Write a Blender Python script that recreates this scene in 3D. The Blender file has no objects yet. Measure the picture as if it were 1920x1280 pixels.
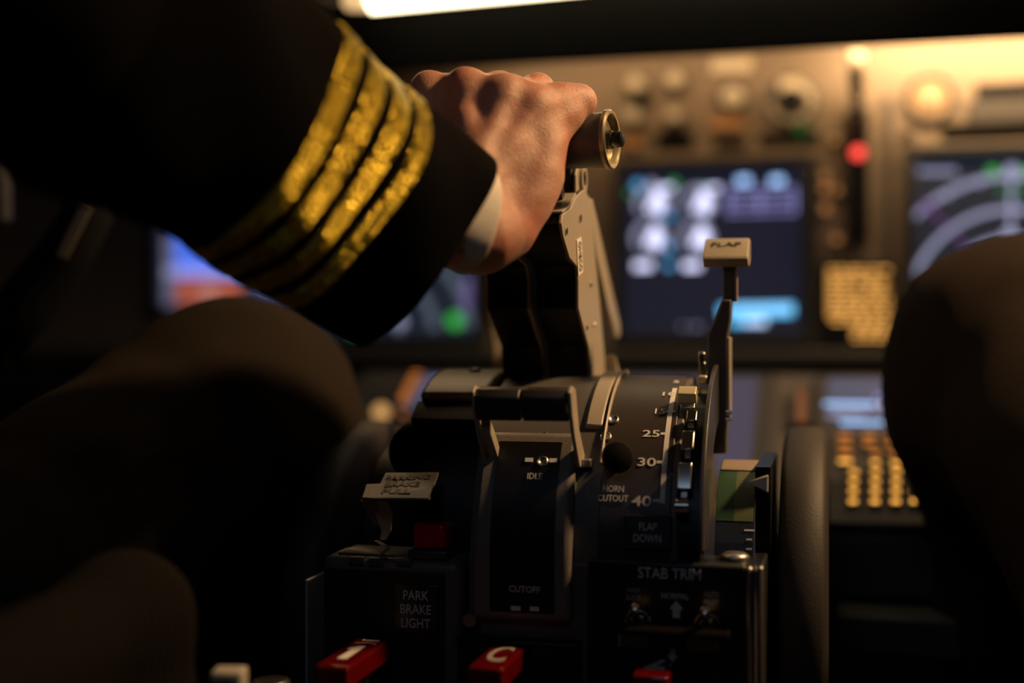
import bpy, bmesh, math, random
import numpy as np
from mathutils import Vector, Matrix, noise
random.seed(7)
PI = math.pi
S = bpy.context.scene
COL = S.collection

# ---------------------------------------------------------------- camera
CZ = 0.68                     # eye height above the cockpit floor
YAW = math.radians(14)
FPX = 2400.0
CAMP = Vector((0, 0, CZ))
RT = Vector((math.cos(YAW), math.sin(YAW), 0))
FW = Vector((-math.sin(YAW), math.cos(YAW), 0))
UP = Vector((0, 0, 1))
cd = bpy.data.cameras.new('camera'); cam = bpy.data.objects.new('camera', cd); COL.objects.link(cam)
cam.location = CAMP
cam.rotation_euler = (PI/2, 0, YAW)
cd.sensor_width = 36; cd.lens = 45; cd.clip_start = 0.02; cd.clip_end = 50
cd.dof.use_dof = True; cd.dof.focus_distance = 0.825; cd.dof.aperture_fstop = 1.45
S.camera = cam
# ---------------------------------------------------------------- world, colour, lights
S.view_settings.view_transform = 'Standard'; S.view_settings.look = 'None'
S.view_settings.gamma = 1; S.view_settings.exposure = 0.0
S.view_settings.use_curve_mapping = False
w = bpy.data.worlds.new('night'); S.world = w; w.use_nodes = True
w.node_tree.nodes['Background'].inputs[0].default_value = (0.10, 0.16, 0.30, 1)
w.node_tree.nodes['Background'].inputs[1].default_value = 0.006

def area(name, loc, target, size, power, color, spread=180, sizey=None):
    l = bpy.data.lights.new(name, 'AREA'); l.energy = power; l.color = color; l.size = size
    if sizey: l.shape = 'RECTANGLE'; l.size_y = sizey
    l.spread = math.radians(spread)
    o = bpy.data.objects.new(name, l); COL.objects.link(o); o.location = loc
    o.rotation_euler = (Vector(target)-Vector(loc)).to_track_quat('-Z', 'Y').to_euler()
    return o
WARM = (1.0, 0.61, 0.29)
area('dome_light', (0.71, 0.99, CZ+0.86), (-0.17, 0.86, CZ), 0.12, 4.9, WARM, 90)
area('overhead_strip_light', (-0.42, 1.30, CZ+0.42), (-0.35, 0.75, CZ+0.05), 0.34, 0.55, WARM, 150, 0.03)
area('added_fill_light', (-0.1, -0.35, CZ+0.75), (-0.18, 0.9, CZ-0.15), 0.30, 0.19, (0.55, 0.72, 1.0), 120)  # unseen cool fill, added to lift the dark aft faces and lettering
area('glareshield_flood', (0.20, 1.405, CZ+0.340), (0.20, 1.48, CZ+0.285), 0.36, 1.15, (1.0, 0.65, 0.33), 160, 0.02)
area('added_flood_left', (-0.20, 1.395, CZ+0.338), (-0.20, 1.48, CZ+0.25), 0.40, 0.21, (1.0, 0.62, 0.30), 160, 0.02)  # second flood, added to brighten the left of the panel

# ---------------------------------------------------------------- pixel helpers
def ray(px, py):
    return RT*((px-960)/FPX) + UP*((640-py)/FPX) + FW
def c3(px, py, d):            # a point at depth d along the view
    return CAMP + ray(px, py)*d
def atY(px, py, Y):
    r = ray(px, py); return CAMP + r*(Y/r.y)
def hit(px, py, p0, n):
    r = ray(px, py); return CAMP + r*((Vector(p0)-CAMP).dot(n)/r.dot(n))
def xat(px, Y): return atY(px, 640, Y).x
def topx(p):
    v = Vector(p)-CAMP; d = v.dot(FW); return (960+v.dot(RT)/d*FPX, 640-v.z/d*FPX)

# ---------------------------------------------------------------- materials
MC = {}
def mat(name, color=(.5,.5,.5), rough=.5, metal=0, bump=0, bscale=200, vary=.12, spec=.5, emit=None, es=1,
        sss=0, trans=0, coat=0, wave=None):
    if name in MC: return MC[name]
    m = bpy.data.materials.new(name); m.use_nodes = True
    nt = m.node_tree; N = nt.nodes; L = nt.links; b = N['Principled BSDF']
    b.inputs['Roughness'].default_value = rough; b.inputs['Metallic'].default_value = metal
    b.inputs['Specular IOR Level'].default_value = spec
    b.inputs['Coat Weight'].default_value = coat
    b.inputs['Transmission Weight'].default_value = trans
    tc = N.new('ShaderNodeTexCoord')
    nz = N.new('ShaderNodeTexNoise'); nz.inputs['Scale'].default_value = bscale*.15; nz.inputs['Detail'].default_value = 6
    L.new(tc.outputs['Object'], nz.inputs['Vector'])
    mx = N.new('ShaderNodeMix'); mx.data_type = 'RGBA'
    mx.inputs['A'].default_value = tuple(c*(1-vary) for c in color)+(1,)
    mx.inputs['B'].default_value = tuple(min(1, c*(1+vary)) for c in color)+(1,)
    L.new(nz.outputs['Fac'], mx.inputs['Factor']); L.new(mx.outputs['Result'], b.inputs['Base Color'])
    if bump:
        n2 = N.new('ShaderNodeTexNoise'); n2.inputs['Scale'].default_value = bscale; n2.inputs['Detail'].default_value = 4
        L.new(tc.outputs['Object'], n2.inputs['Vector'])
        src = n2.outputs['Fac']
        if wave:
            wv = N.new('ShaderNodeTexWave'); wv.inputs['Scale'].default_value = wave; wv.bands_direction = 'Y'
            wv.inputs['Distortion'].default_value = 1.0
            L.new(tc.outputs['Object'], wv.inputs['Vector']); src = wv.outputs['Fac']
        bp = N.new('ShaderNodeBump'); bp.inputs['Strength'].default_value = bump; bp.inputs['Distance'].default_value = .001
        L.new(src, bp.inputs['Height']); L.new(bp.outputs['Normal'], b.inputs['Normal'])
    if emit:
        b.inputs['Emission Color'].default_value = (*emit, 1); b.inputs['Emission Strength'].default_value = es
    if sss:
        b.inputs['Subsurface Weight'].default_value = sss; b.inputs['Subsurface Radius'].default_value = (.008, .003, .0015)
        b.inputs['Subsurface Scale'].default_value = 1.0
    MC[name] = m; return m

M_black = mat('black_paint', (.006,.006,.007), .42, bump=.15, bscale=900)
M_blacks = mat('black_satin', (.006,.006,.007), .38, spec=.35)
M_dgrey = mat('dark_grey_paint', (.040,.041,.045), .40, bump=.2, bscale=900)
M_mgrey = mat('grey_brown_paint', (.095,.086,.078), .45, bump=.2, bscale=700)
M_tan = mat('tan_lever_paint', (.36,.31,.235), .42, bump=.08, bscale=800, vary=.06)
M_knob = mat('grey_knob_plastic', (.075,.075,.075), .36, bump=.2, bscale=1500)
M_panel = mat('panel_tan_paint', (.30,.228,.162), .55, bump=.2, bscale=300)
M_chrome = mat('steel', (.62,.60,.57), .22, 1)
M_steel = mat('dull_steel', (.42,.41,.40), .40, 1)
M_white = mat('white_ink', (.72,.70,.66), .6)
M_ink = mat('black_ink', (.02,.015,.012), .6)
M_dimwhite = mat('shaded_white_ink', (.62,.63,.65), .6)  # white ink again, with the shade of the lower lettering in its colour
M_red = mat('red_translucent_plastic', (.16,.003,.003), .15, trans=.35, coat=.3)
M_redlens = mat('red_lens', (.80,.012,.008), .12, trans=.5)
M_cloth = mat('navy_black_wool', (.0055,.0048,.0050), .95, bump=.6, bscale=1400, spec=.06)
M_trouser = mat('dark_brown_wool', (.030,.020,.015), .95, bump=.9, bscale=1500, spec=.10)
M_shirt = mat('white_cotton', (.88,.82,.72), .9, bump=.5, bscale=1600, spec=.2)
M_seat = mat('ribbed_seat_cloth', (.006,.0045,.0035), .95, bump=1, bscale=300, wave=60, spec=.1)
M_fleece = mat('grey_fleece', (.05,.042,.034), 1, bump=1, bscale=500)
M_hair = mat('dark_hair', (.02,.014,.01), .6, bump=.8, bscale=400)
M_rubber = mat('matt_black_rubber', (.030,.025,.021), .6, bump=.15, bscale=500)
M_teal = mat('slate_label', (.16,.22,.26), .5)
M_green = mat('green_band', (.018,.060,.024), .45)
M_screenoff = mat('dark_glass', (.004,.004,.006), .15)
def glow(name, c, s): return mat(name, (.01,.01,.01), .5, emit=c, es=s)

def skin_mat():
    m = mat('skin', (.60,.33,.235), .42, bump=.55, bscale=900, vary=.10, sss=.25)
    nt = m.node_tree; N = nt.nodes; L = nt.links; b = N['Principled BSDF']
    # fine crease cells over the pores
    tc = [n for n in N if n.type == 'TEX_COORD'][0]
    v = N.new('ShaderNodeTexVoronoi'); v.feature = 'DISTANCE_TO_EDGE'; v.inputs['Scale'].default_value = 420
    mp = N.new('ShaderNodeMapping'); mp.inputs['Scale'].default_value = (1, 1, 2.2)
    L.new(tc.outputs['Object'], mp.inputs[0]); L.new(mp.outputs[0], v.inputs['Vector'])
    bp = [n for n in N if n.type == 'BUMP'][0]
    b2 = N.new('ShaderNodeBump'); b2.inputs['Strength'].default_value = .30; b2.inputs['Distance'].default_value = .0006
    L.new(v.outputs['Distance'], b2.inputs['Height']); L.new(bp.outputs['Normal'], b2.inputs['Normal'])
    L.new(b2.outputs['Normal'], b.inputs['Normal'])
    # reddish blotches
    n3 = N.new('ShaderNodeTexNoise'); n3.inputs['Scale'].default_value = 38; L.new(tc.outputs['Object'], n3.inputs['Vector'])
    mx = [n for n in N if n.type == 'MIX'][0]
    m2 = N.new('ShaderNodeMix'); m2.data_type = 'RGBA'; m2.blend_type = 'MULTIPLY'
    rp = N.new('ShaderNodeValToRGB'); rp.color_ramp.elements[0].position = .42; rp.color_ramp.elements[1].position = .66
    rp.color_ramp.elements[0].color = (1,1,1,1); rp.color_ramp.elements[1].color = (.92,.66,.62,1)
    L.new(n3.outputs['Fac'], rp.inputs[0]); m2.inputs['Factor'].default_value = 1
    L.new(mx.outputs['Result'], m2.inputs['A']); L.new(rp.outputs[0], m2.inputs['B']); L.new(m2.outputs['Result'], b.inputs['Base Color'])
    return m
M_skin = skin_mat()
def gold_mat():
    m = mat('gold_braid', (.80,.60,.07), .34, 1, bump=0)
    nt = m.node_tree; N = nt.nodes; L = nt.links; b = N['Principled BSDF']
    tc = [n for n in N if n.type == 'TEX_COORD'][0]
    v = N.new('ShaderNodeTexVoronoi'); v.inputs['Scale'].default_value = 430; L.new(tc.outputs['Object'], v.inputs['Vector'])
    bp = N.new('ShaderNodeBump'); bp.inputs['Strength'].default_value = 1; bp.inputs['Distance'].default_value = .004
    L.new(v.outputs['Distance'], bp.inputs['Height']); L.new(bp.outputs['Normal'], b.inputs['Normal'])
    return m
M_gold = gold_mat()

# ---------------------------------------------------------------- object helpers
ROOTL = {}
def thing(name, label, cat, loc, group=None):
    o = bpy.data.objects.new(name, None); COL.objects.link(o); o.location = loc; o.empty_display_size = .02
    o['label'] = label; o['category'] = cat
    if group: o['group'] = group
    ROOTL[o.name] = Vector(loc); return o
def tag(o, label, cat, group=None):
    o['label'] = label; o['category'] = cat
    if group: o['group'] = group
    return o
def mk(name, verts, faces, m, parent=None, smooth=False, bevel=0, seg=2, label=None, kind=None, fix=True, mi=None):
    off = ROOTL.get(parent.name, Vector((0,0,0))) if parent else Vector((0,0,0))
    org = Vector((0,0,0))
    vs = [Vector(v)-off for v in verts]
    if not parent:                                       # give a lone mesh its own origin
        org = sum(vs, Vector((0,0,0)))/len(vs); vs = [v-org for v in vs]
    me = bpy.data.meshes.new(name); me.from_pydata([tuple(v) for v in vs], [], faces)
    mats = m if isinstance(m, (list, tuple)) else [m]
    for q in mats: me.materials.append(q)
    if fix:
        bm = bmesh.new(); bm.from_mesh(me); bmesh.ops.recalc_face_normals(bm, faces=bm.faces); bm.to_mesh(me); bm.free()
    if smooth:
        for p in me.polygons: p.use_smooth = True
    if mi:
        for p, i in zip(me.polygons, mi): p.material_index = i
    o = bpy.data.objects.new(name, me); COL.objects.link(o)
    if parent: o.parent = parent; ROOTL[o.name] = off
    else: o.location = org; ROOTL[o.name] = org
    if bevel:
        b = o.modifiers.new('bevel', 'BEVEL'); b.width = bevel; b.segments = seg; b.limit_method = 'ANGLE'
        b.angle_limit = math.radians(35); b.harden_normals = False
        for p in me.polygons: p.use_smooth = True
        try:
            me.set_sharp_from_angle(angle=math.radians(50))
        except Exception: pass
    if label: o['label'] = label
    if kind: o['kind'] = kind
    return o
class G:                                                # a bag of geometry that becomes one mesh
    def __init__(s): s.v = []; s.f = []
    def add(s, v, f):
        n = len(s.v); s.v += [Vector(q) for q in v]; s.f += [tuple(i+n for i in q) for q in f]; return s
    def box(s, a, b):
        (x0,y0,z0),(x1,y1,z1) = a, b
        v = [(x0,y0,z0),(x1,y0,z0),(x1,y1,z0),(x0,y1,z0),(x0,y0,z1),(x1,y0,z1),(x1,y1,z1),(x0,y1,z1)]
        return s.add(v, [(0,3,2,1),(4,5,6,7),(0,1,5,4),(1,2,6,5),(2,3,7,6),(3,0,4,7)])
    def obox(s, c, ax, ay, az, h):                      # oriented box: centre, three axes, half sizes
        c = Vector(c); v = []
        for sz in (-1,1):
            for sx, sy in ((-1,-1),(1,-1),(1,1),(-1,1)):
                v.append(c+Vector(ax)*(h[0]*sx)+Vector(ay)*(h[1]*sy)+Vector(az)*(h[2]*sz))
        return s.add(v, [(0,3,2,1),(4,5,6,7),(0,1,5,4),(1,2,6,5),(2,3,7,6),(3,0,4,7)])
    def prism(s, prof, x0, x1):                         # (y,z) profile pushed along x
        n = len(prof); v = [(x0,y,z) for y,z in prof]+[(x1,y,z) for y,z in prof]
        f = [tuple(range(n))[::-1], tuple(range(n,2*n))]+[(i,(i+1)%n,n+(i+1)%n,n+i) for i in range(n)]
        return s.add(v, f)
    def lathe(s, p0, ax, prof, seg=40, caps=True):      # prof: (distance along axis, radius)
        p0 = Vector(p0); ax = Vector(ax).normalized(); u = ax.orthogonal().normalized(); w_ = ax.cross(u)
        v = []; f = []
        for t, r in prof:
            for k in range(seg):
                a = 2*PI*k/seg; v.append(p0+ax*t+(u*math.cos(a)+w_*math.sin(a))*r)
        for i in range(len(prof)-1):
            for k in range(seg):
                k2 = (k+1)%seg; f.append((i*seg+k, i*seg+k2, (i+1)*seg+k2, (i+1)*seg+k))
        if caps:
            f.append(tuple(range(seg))[::-1]); f.append(tuple(range((len(prof)-1)*seg, len(prof)*seg)))
        return s.add(v, f)
    def tube(s, pts, r, seg=10):
        pts = [Vector(p) for p in pts]; n = len(pts); v = []; f = []
        rr = r if isinstance(r, (list,tuple)) else [r]*n
        u = None
        for i, p in enumerate(pts):
            t = (pts[min(i+1,n-1)]-pts[max(i-1,0)]).normalized()
            if u is None: u = t.orthogonal().normalized()
            u = (u-t*u.dot(t)).normalized(); w_ = t.cross(u)
            for k in range(seg):
                a = 2*PI*k/seg; v.append(p+(u*math.cos(a)+w_*math.sin(a))*rr[i])
        for i in range(n-1):
            for k in range(seg):
                k2 = (k+1)%seg; f.append((i*seg+k,i*seg+k2,(i+1)*seg+k2,(i+1)*seg+k))
        f.append(tuple(range(seg))[::-1]); f.append(tuple(range((n-1)*seg,n*seg)))
        return s.add(v, f)
    def mk(s, name, m, parent=None, **k): return mk(name, s.v, s.f, m, parent, **k)
def lathe(name, p0, ax, prof, m, parent=None, seg=48, **k):
    g = G().lathe(p0, ax, prof, seg); o = g.mk(name, m, parent, **k)
    for p in o.data.polygons: p.use_smooth = True
    o.data.set_sharp_from_angle(angle=math.radians(38)); return o

X3 = Vector((1,0,0)); Y3 = Vector((0,1,0)); Z3 = Vector((0,0,1))
def text(s, c, h, m, parent, right=X3, up=Z3, width=None, name='lettering', bold=0, label=None, spacing=1.0):
    """lettering raised a fraction of a millimetre; c centre, h cap height of one line"""
    cu = bpy.data.curves.new(name, 'FONT'); cu.body = s; cu.align_x = 'CENTER'; cu.align_y = 'CENTER'
    cu.extrude = .004; cu.offset = bold; cu.space_character = spacing; cu.resolution_u = 3; cu.space_line = 1.05
    tmp = bpy.data.objects.new(name+'_src', cu); COL.objects.link(tmp)
    dg = bpy.context.evaluated_depsgraph_get(); dg.update()
    me0 = bpy.data.meshes.new_from_object(tmp.evaluated_get(dg))
    vs = [v.co.copy() for v in me0.vertices]; fs = [tuple(p.vertices) for p in me0.polygons]
    bpy.data.objects.remove(tmp); bpy.data.curves.remove(cu); bpy.data.meshes.remove(me0)
    xs = [v.x for v in vs]; ys = [v.y for v in vs]
    cx = (min(xs)+max(xs))/2; cy = (min(ys)+max(ys))/2
    lines = s.count('\n')+1
    k = h/.70; kx = k if not width else width/(max(xs)-min(xs))
    right = Vector(right).normalized(); up = Vector(up).normalized(); n = right.cross(up)
    out = [Vector(c)+right*((v.x-cx)*kx)+up*((v.y-cy)*k)+n*(v.z/.004*.00015+.0002) for v in vs]
    return mk(name, out, fs, m, parent, fix=False, label=label)

# smooth bodies grown from tapered bones (signed distance field, surface nets)
def sdf_mesh(bones, voxel, k, disp=None, flat=None):
    P0 = np.array([b[0] for b in bones], float); R0 = np.array([b[1] for b in bones], float)
    P1 = np.array([b[2] for b in bones], float); R1 = np.array([b[3] for b in bones], float)
    rm = max(R0.max(), R1.max())
    lo = np.minimum(P0, P1).min(0)-rm-voxel*3; hi = np.maximum(P0, P1).max(0)+rm+voxel*3
    n = np.ceil((hi-lo)/voxel).astype(int)+1
    def field(Q):
        d = None
        for a, ra, b, rb in zip(P0, R0, P1, R1):
            ab = b-a; L2 = max((ab*ab).sum(), 1e-12)
            t = np.clip(((Q-a)@ab)/L2, 0, 1)
            e = np.linalg.norm(Q-a-t[:,None]*ab, axis=1)-(ra+(rb-ra)*t)
            if d is None: d = e
            else:
                h = np.maximum(k-np.abs(d-e), 0)/k
                d = np.minimum(d, e)-h*h*k*.25
        if disp is not None: d = d+disp(Q)
        return d
    gx = [lo[i]+np.arange(n[i])*voxel for i in range(3)]
    Q = np.stack(np.meshgrid(*gx, indexing='ij'), -1).reshape(-1,3)
    D = np.concatenate([field(Q[i:i+300000]) for i in range(0, len(Q), 300000)]).reshape(n)
    ins = D < 0
    cn = n-1
    corners = [(i,j,l) for i in (0,1) for j in (0,1) for l in (0,1)]
    cs = sum(ins[c[0]:c[0]+cn[0], c[1]:c[1]+cn[1], c[2]:c[2]+cn[2]].astype(np.int8) for c in corners)
    act = (cs > 0) & (cs < 8); idx = -np.ones(cn, int); A = np.argwhere(act); idx[tuple(A.T)] = np.arange(len(A))
    acc = np.zeros((len(A),3)); cnt = np.zeros(len(A))
    for ax in range(3):
        o1 = [a for a in range(3) if a != ax]
        for i in (0,1):
            for j in (0,1):
                c = np.zeros(3,int); c[o1[0]] = i; c[o1[1]] = j; e = c.copy(); e[ax] = 1
                da = D[tuple((A+c).T)]; db = D[tuple((A+e).T)]
                cr = (da < 0) != (db < 0); t = np.where(cr, da/np.where(cr, da-db, 1), 0)
                p = (A+c).astype(float); p[:,ax] += t
                acc[cr] += p[cr]; cnt[cr] += 1
    V = lo+acc/cnt[:,None]*voxel
    F = []
    for ax in range(3):
        o1, o2 = [a for a in range(3) if a != ax]
        sl0 = [slice(1,None)]*3; sl0[ax] = slice(0,-1)
        a = ins[tuple(slice(1,n[q]-1) if q != ax else slice(0,n[q]-1) for q in range(3))]
        b = ins[tuple(slice(1,n[q]-1) if q != ax else slice(1,n[q]) for q in range(3))]
        E = np.argwhere(a != b)
        for q in (o1, o2): E[:,q] += 1
        s1 = np.zeros(3,int); s1[o1] = 1; s2 = np.zeros(3,int); s2[o2] = 1
        q4 = [idx[tuple((E-s1-s2).T)], idx[tuple((E-s2).T)], idx[tuple(E.T)], idx[tuple((E-s1).T)]]
        F.append(np.stack(q4, 1))
    F = np.concatenate(F); F = F[(F >= 0).all(1)]
    for _ in range(3):                                  # pull the vertices onto the true surface
        d = field(V); g = np.zeros_like(V); h = voxel*.5
        for ax in range(3):
            e = np.zeros(3); e[ax] = h; g[:,ax] = (field(V+e)-field(V-e))/(2*h)
        V = V-g*(d/np.maximum((g*g).sum(1), .2))[:,None]*.8
    return [tuple(v) for v in V], [tuple(int(i) for i in f) for f in F]
def wrinkle(amp, sc, seed=0):
    rs = np.random.RandomState(seed); K = rs.normal(size=(7,3)); K /= np.linalg.norm(K, axis=1)[:,None]; ph = rs.rand(7)*6.28
    fr = sc*np.array([.5,.7,1,1.2,1.5,1.9,2.4])
    def f(Q):
        s = 0
        for kk, p, q in zip(K, ph, fr): s = s+np.sin(Q@kk*q+p+1.6*np.sin(Q@np.roll(kk,1)*q*.6+p))*(sc/q)**.8
        return amp*s/5
    return f

def blurb(o, label): o['label'] = label; return o

# ================================================================ setting: the cockpit shell
def slab(name, a, b, m):
    o = G().box(a, b).mk(name, m); o['kind'] = 'structure'; return o
M_wall = mat('cockpit_lining', (.05,.047,.045), .7, bump=.3, bscale=200)
M_floor = mat('dark_carpet', (.02,.02,.022), .95, bump=1, bscale=500)
slab('floor', (-1.5,-1.0,-.05), (1.2,2.1,0), M_floor)
slab('ceiling', (-1.5,-1.0,1.95), (1.2,2.1,2.0), M_wall)
slab('wall_left', (-1.55,-1.0,0), (-1.5,2.1,1.95), M_wall)
slab('wall_right', (1.2,-1.0,0), (1.25,2.1,1.95), M_wall)
slab('wall_front', (-1.5,2.05,0), (1.2,2.1,1.95), M_wall)
slab('wall_back', (-1.5,-1.05,0), (1.2,-1.0,1.95), M_wall)

# ================================================================ main instrument panel
PY = 1.48
def pp(px, py, dy=0): return atY(px, py, PY-dy)
panel = thing('instrument_panel', 'tan painted main instrument panel across the cockpit behind the levers', 'instrument panel', (-.2, PY, CZ))
ztop = CZ+.40; zbot = pp(1400, 650).z
G().box((-1.3,PY,zbot-.005), (.9,PY+.06,ztop)).mk('panel_face', M_panel, panel, bevel=.002)
g = G().box((-1.3,PY-.03,pp(1400,682,.03).z), (.9,PY,pp(1400,656,.03).z)); g.mk('lower_ledge', M_mgrey, panel, bevel=.003)
g = G().box((-1.3,PY-.015,pp(1400,733,.015).z), (.9,PY+.06,pp(1400,712,.015).z)); g.mk('lower_ledge', M_mgrey, panel, bevel=.003)
G().box((-1.3,PY+.03,.05), (.9,PY+.06,zbot)).mk('lower_panel', M_black, panel)
# thin seams and dark cut-outs on the panel
def prect(name, x0, y0, x1, y1, m, parent, dy=.004, th=.004, **k):
    a = pp(x0,y0,dy); b = pp(x1,y1,dy)
    return G().box((a.x, PY-dy-.0001, b.z), (b.x, PY-dy+th, a.z)).mk(name, m, parent, **k)
for (x0,y0,x1,y1) in ((1830,158,1990,182),(1766,232,1990,250),(1230,248,1300,275),(1340,262,1400,276),(1424,250,1535,266)):
    prect('slot', x0,y0,x1,y1, M_blacks, panel, .003, .004)
for x0,y0,x1,y1 in ((1660,180,1672,650),(1528,290,1536,650),(1815,188,1990,226)):
    prect('raised_strip', x0,y0,x1,y1, M_mgrey, panel, .006, .007, bevel=.001)

# ---- glareshield
gs = thing('glareshield', 'black glareshield hood over the instrument panel', 'glareshield', (-.2, 1.3, CZ+.40))
prof = [(1.22, CZ+.270), (1.478, CZ+.386), (1.478, CZ+.43), (1.22, CZ+.345), (1.205, CZ+.32)]
G().prism(prof, -1.3, .9).mk('hood', mat('hood_matt',(.004,.004,.004),.95,spec=.05), gs, bevel=.006)
# flood tube tucked under the hood
ft = thing('flood_tube', 'warm flood tube under the hood at the right of the panel', 'lamp', (.10, 1.35, CZ+.36))
lathe('tube', (.01,1.405,CZ+.350), X3, [(0,.004),(.001,.006),(.36,.006),(.361,.004)], glow('flood_glow', (1,.72,.42), 2.5), ft, 16)
lathe('end_cap', (.002,1.405,CZ+.350), X3, [(0,.007),(.008,.007)], M_black, ft, 16)
lathe('end_cap', (.370,1.405,CZ+.350), X3, [(0,.007),(.008,.007)], M_black, ft, 16)
ft2 = thing('flood_tube', 'weaker tube added under the hood to light the panel left of centre', 'lamp', (-.20, 1.395, CZ+.36))  # unseen tube, added to go with the extra flood on the left
lathe('tube', (-.40,1.395,CZ+.347), X3, [(0,.004),(.001,.005),(.38,.005),(.381,.004)], glow('added_tube_glow', (1,.70,.40), 1.2), ft2, 16)
lathe('end_cap', (-.408,1.395,CZ+.347), X3, [(0,.006),(.008,.006)], M_black, ft2, 16)
lathe('end_cap', (-.019,1.395,CZ+.347), X3, [(0,.006),(.008,.006)], M_black, ft2, 16)
# ---- strip lamp above
sl = thing('strip_lamp', 'bright warm white strip lamp overhead, above the glareshield', 'lamp', c3(900,-5,1.25))
a0 = c3(688, 6, 1.22)
ax = Vector((1,0,.022)).normalized()
lathe('diffuser', a0-ax*.0+Z3*.004, ax, [(0,.004),(.004,.013),(.5,.013),(.504,.004)], glow('strip_glow', (1.0,.80,.50), 7.0), sl, 24)
lathe('end_glow', a0-ax*.024+Z3*.004, ax, [(0,.004),(.004,.009),(.020,.011),(.0225,.011)], glow('strip_end_glow', (1.0,.62,.28), .9), sl, 24)
G().box((a0.x-.0,a0.y-.02,a0.z+.022),(a0.x+.52,a0.y+.03,a0.z+.05)).mk('housing', mat('lamp_housing',(.003,.003,.003),.9,spec=0), sl, bevel=.004)
G().box((a0.x+.24,a0.y,a0.z+.05),(a0.x+.27,a0.y+.02,1.96)).mk('stem', M_black, sl)

# ---- display units
def display(name, label, x0,y0,x1,y1, bg, grp='cockpit display units'):
    t = thing(name, label, 'display', pp((x0+x1)/2, y1), None)
    a = pp(x0,y0); b = pp(x1,y1); bz = .012
    g = G()
    g.box((a.x-bz,PY-.012,a.z),(b.x+bz,PY,a.z+bz)); g.box((a.x-bz,PY-.012,b.z-bz),(b.x+bz,PY,b.z))
    g.box((a.x-bz,PY-.012,b.z),(a.x,PY,a.z)); g.box((b.x,PY-.012,b.z),(b.x+bz,PY,a.z))
    g.mk('bezel', M_dgrey, t, bevel=.002)
    G().box((a.x,PY-.003,b.z),(b.x,PY,a.z)).mk('screen', glow('screen_'+name+label[:5], bg, 1.0), t)
    return t
SYM = .0045
def sdot(t, name, px, py, r, m):
    c = pp(px,py,SYM); return G().lathe(c, Y3, [(0,r/1600),(.0008,r/1600)], 20).mk(name, m, t)
def sarc(t, name, px, py, r, w_, a0, a1, m, n=40):
    v = []; f = []
    for i in range(n+1):
        a = math.radians(a0+(a1-a0)*i/n)
        for q, dy in ((r-w_/2, SYM),(r+w_/2, SYM)):
            v.append(pp(px+q*math.cos(a), py-q*math.sin(a), dy))
    for i in range(n): f.append((2*i,2*i+1,2*i+3,2*i+2))
    return mk(name, v, f, m, t)
def sline(t, name, x0,y0,x1,y1, w_, m):
    d = Vector((x1-x0, y1-y0)).normalized(); nx, ny = -d.y*w_/2, d.x*w_/2
    v = [pp(x0+nx,y0+ny,SYM),pp(x1+nx,y1+ny,SYM),pp(x1-nx,y1-ny,SYM),pp(x0-nx,y0-ny,SYM)]
    return mk(name, v, [(0,1,2,3)], m, t)
E_w = glow('symbol_white', (.70,.70,1.0), 1.7); E_w2 = glow('symbol_white_dim', (.50,.50,.75), .70)
E_b = glow('symbol_blue', (.10,.38,.75), 1.3); E_c = glow('symbol_cyan', (.12,.50,.85), 1.6); E_lb = glow('symbol_pale_blue', (.36,.58,1.0), 1.7)
E_g = glow('symbol_green', (.04,.50,.06), .9); E_m = glow('symbol_magenta', (.30,.10,.42), .5); E_r = glow('symbol_red', (.85,.08,.06), 1.2)
E_lav = glow('symbol_lavender', (.36,.34,.78), 1.0)

ed = display('display_unit', 'square engine display with round dials, behind the flap lever', 1172,322,1502,624, (.009,.010,.021))
for gx in (0, 87):
    for (cx, cy) in ((1222,380),(1218,446)):
        sarc(ed, 'gauge_dial', cx+gx, cy, 28, 8, -60, 215, E_w2)
        v = [pp(cx+gx,cy,SYM+.0004)]+[pp(cx+gx+24*math.cos(math.radians(a)), cy-24*math.sin(math.radians(a)), SYM+.0004) for a in range(-70,60,10)]
        mk('dial_sector', v, [(0,i,i+1) for i in range(1,len(v)-1)], E_w, ed)
        sline(ed, 'dial_needle', cx+gx-6, cy+16, cx+gx+14, cy-22, 12, E_w)
    sline(ed, 'readout', 1190+gx*1.05, 498, 1222+gx*1.05, 497, 14, E_w)
    sline(ed, 'readout', 1222+gx, 356, 1262+gx, 352, 9, E_w)
for x,y in ((1254,405),(1254,463),(1254,497)): sdot(ed, 'blue_symbol', x, y, 7, E_b)
sdot(ed,'blue_symbol',1196,347,8,E_b); sdot(ed,'pale_symbol',1222,346,8,E_w2)
sdot(ed,'green_symbol',1264,343,6,E_g); sdot(ed,'green_symbol',1180,362,4,E_g); sdot(ed,'green_symbol',1322,352,4,E_g)
for x in (1394,1457): sline(ed, 'pale_blue_symbol', x-12, 340, x+12, 338, 14, E_lb)
for y in (356,370,384,398): sline(ed, 'table_rule', 1362,y+2,1492,y-1, 3, E_lav)
for x in (1368,1425,1490): sline(ed, 'table_rule', x,350,x,400, 4, E_lav)
sline(ed, 'message_block', 1350,583,1488,580, 22, E_c); sline(ed, 'message_block', 1370,603,1436,602, 12, E_c)
for x in range(1388,1490,17): sdot(ed, 'letter', x, 578, 6, E_lb)
for x in (1404,1418,1430): sdot(ed, 'letter', x, 603, 6, E_w)
for x in (1250,1270,1280): sdot(ed, 'letter', x+30, 612, 3, E_w2)

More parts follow.
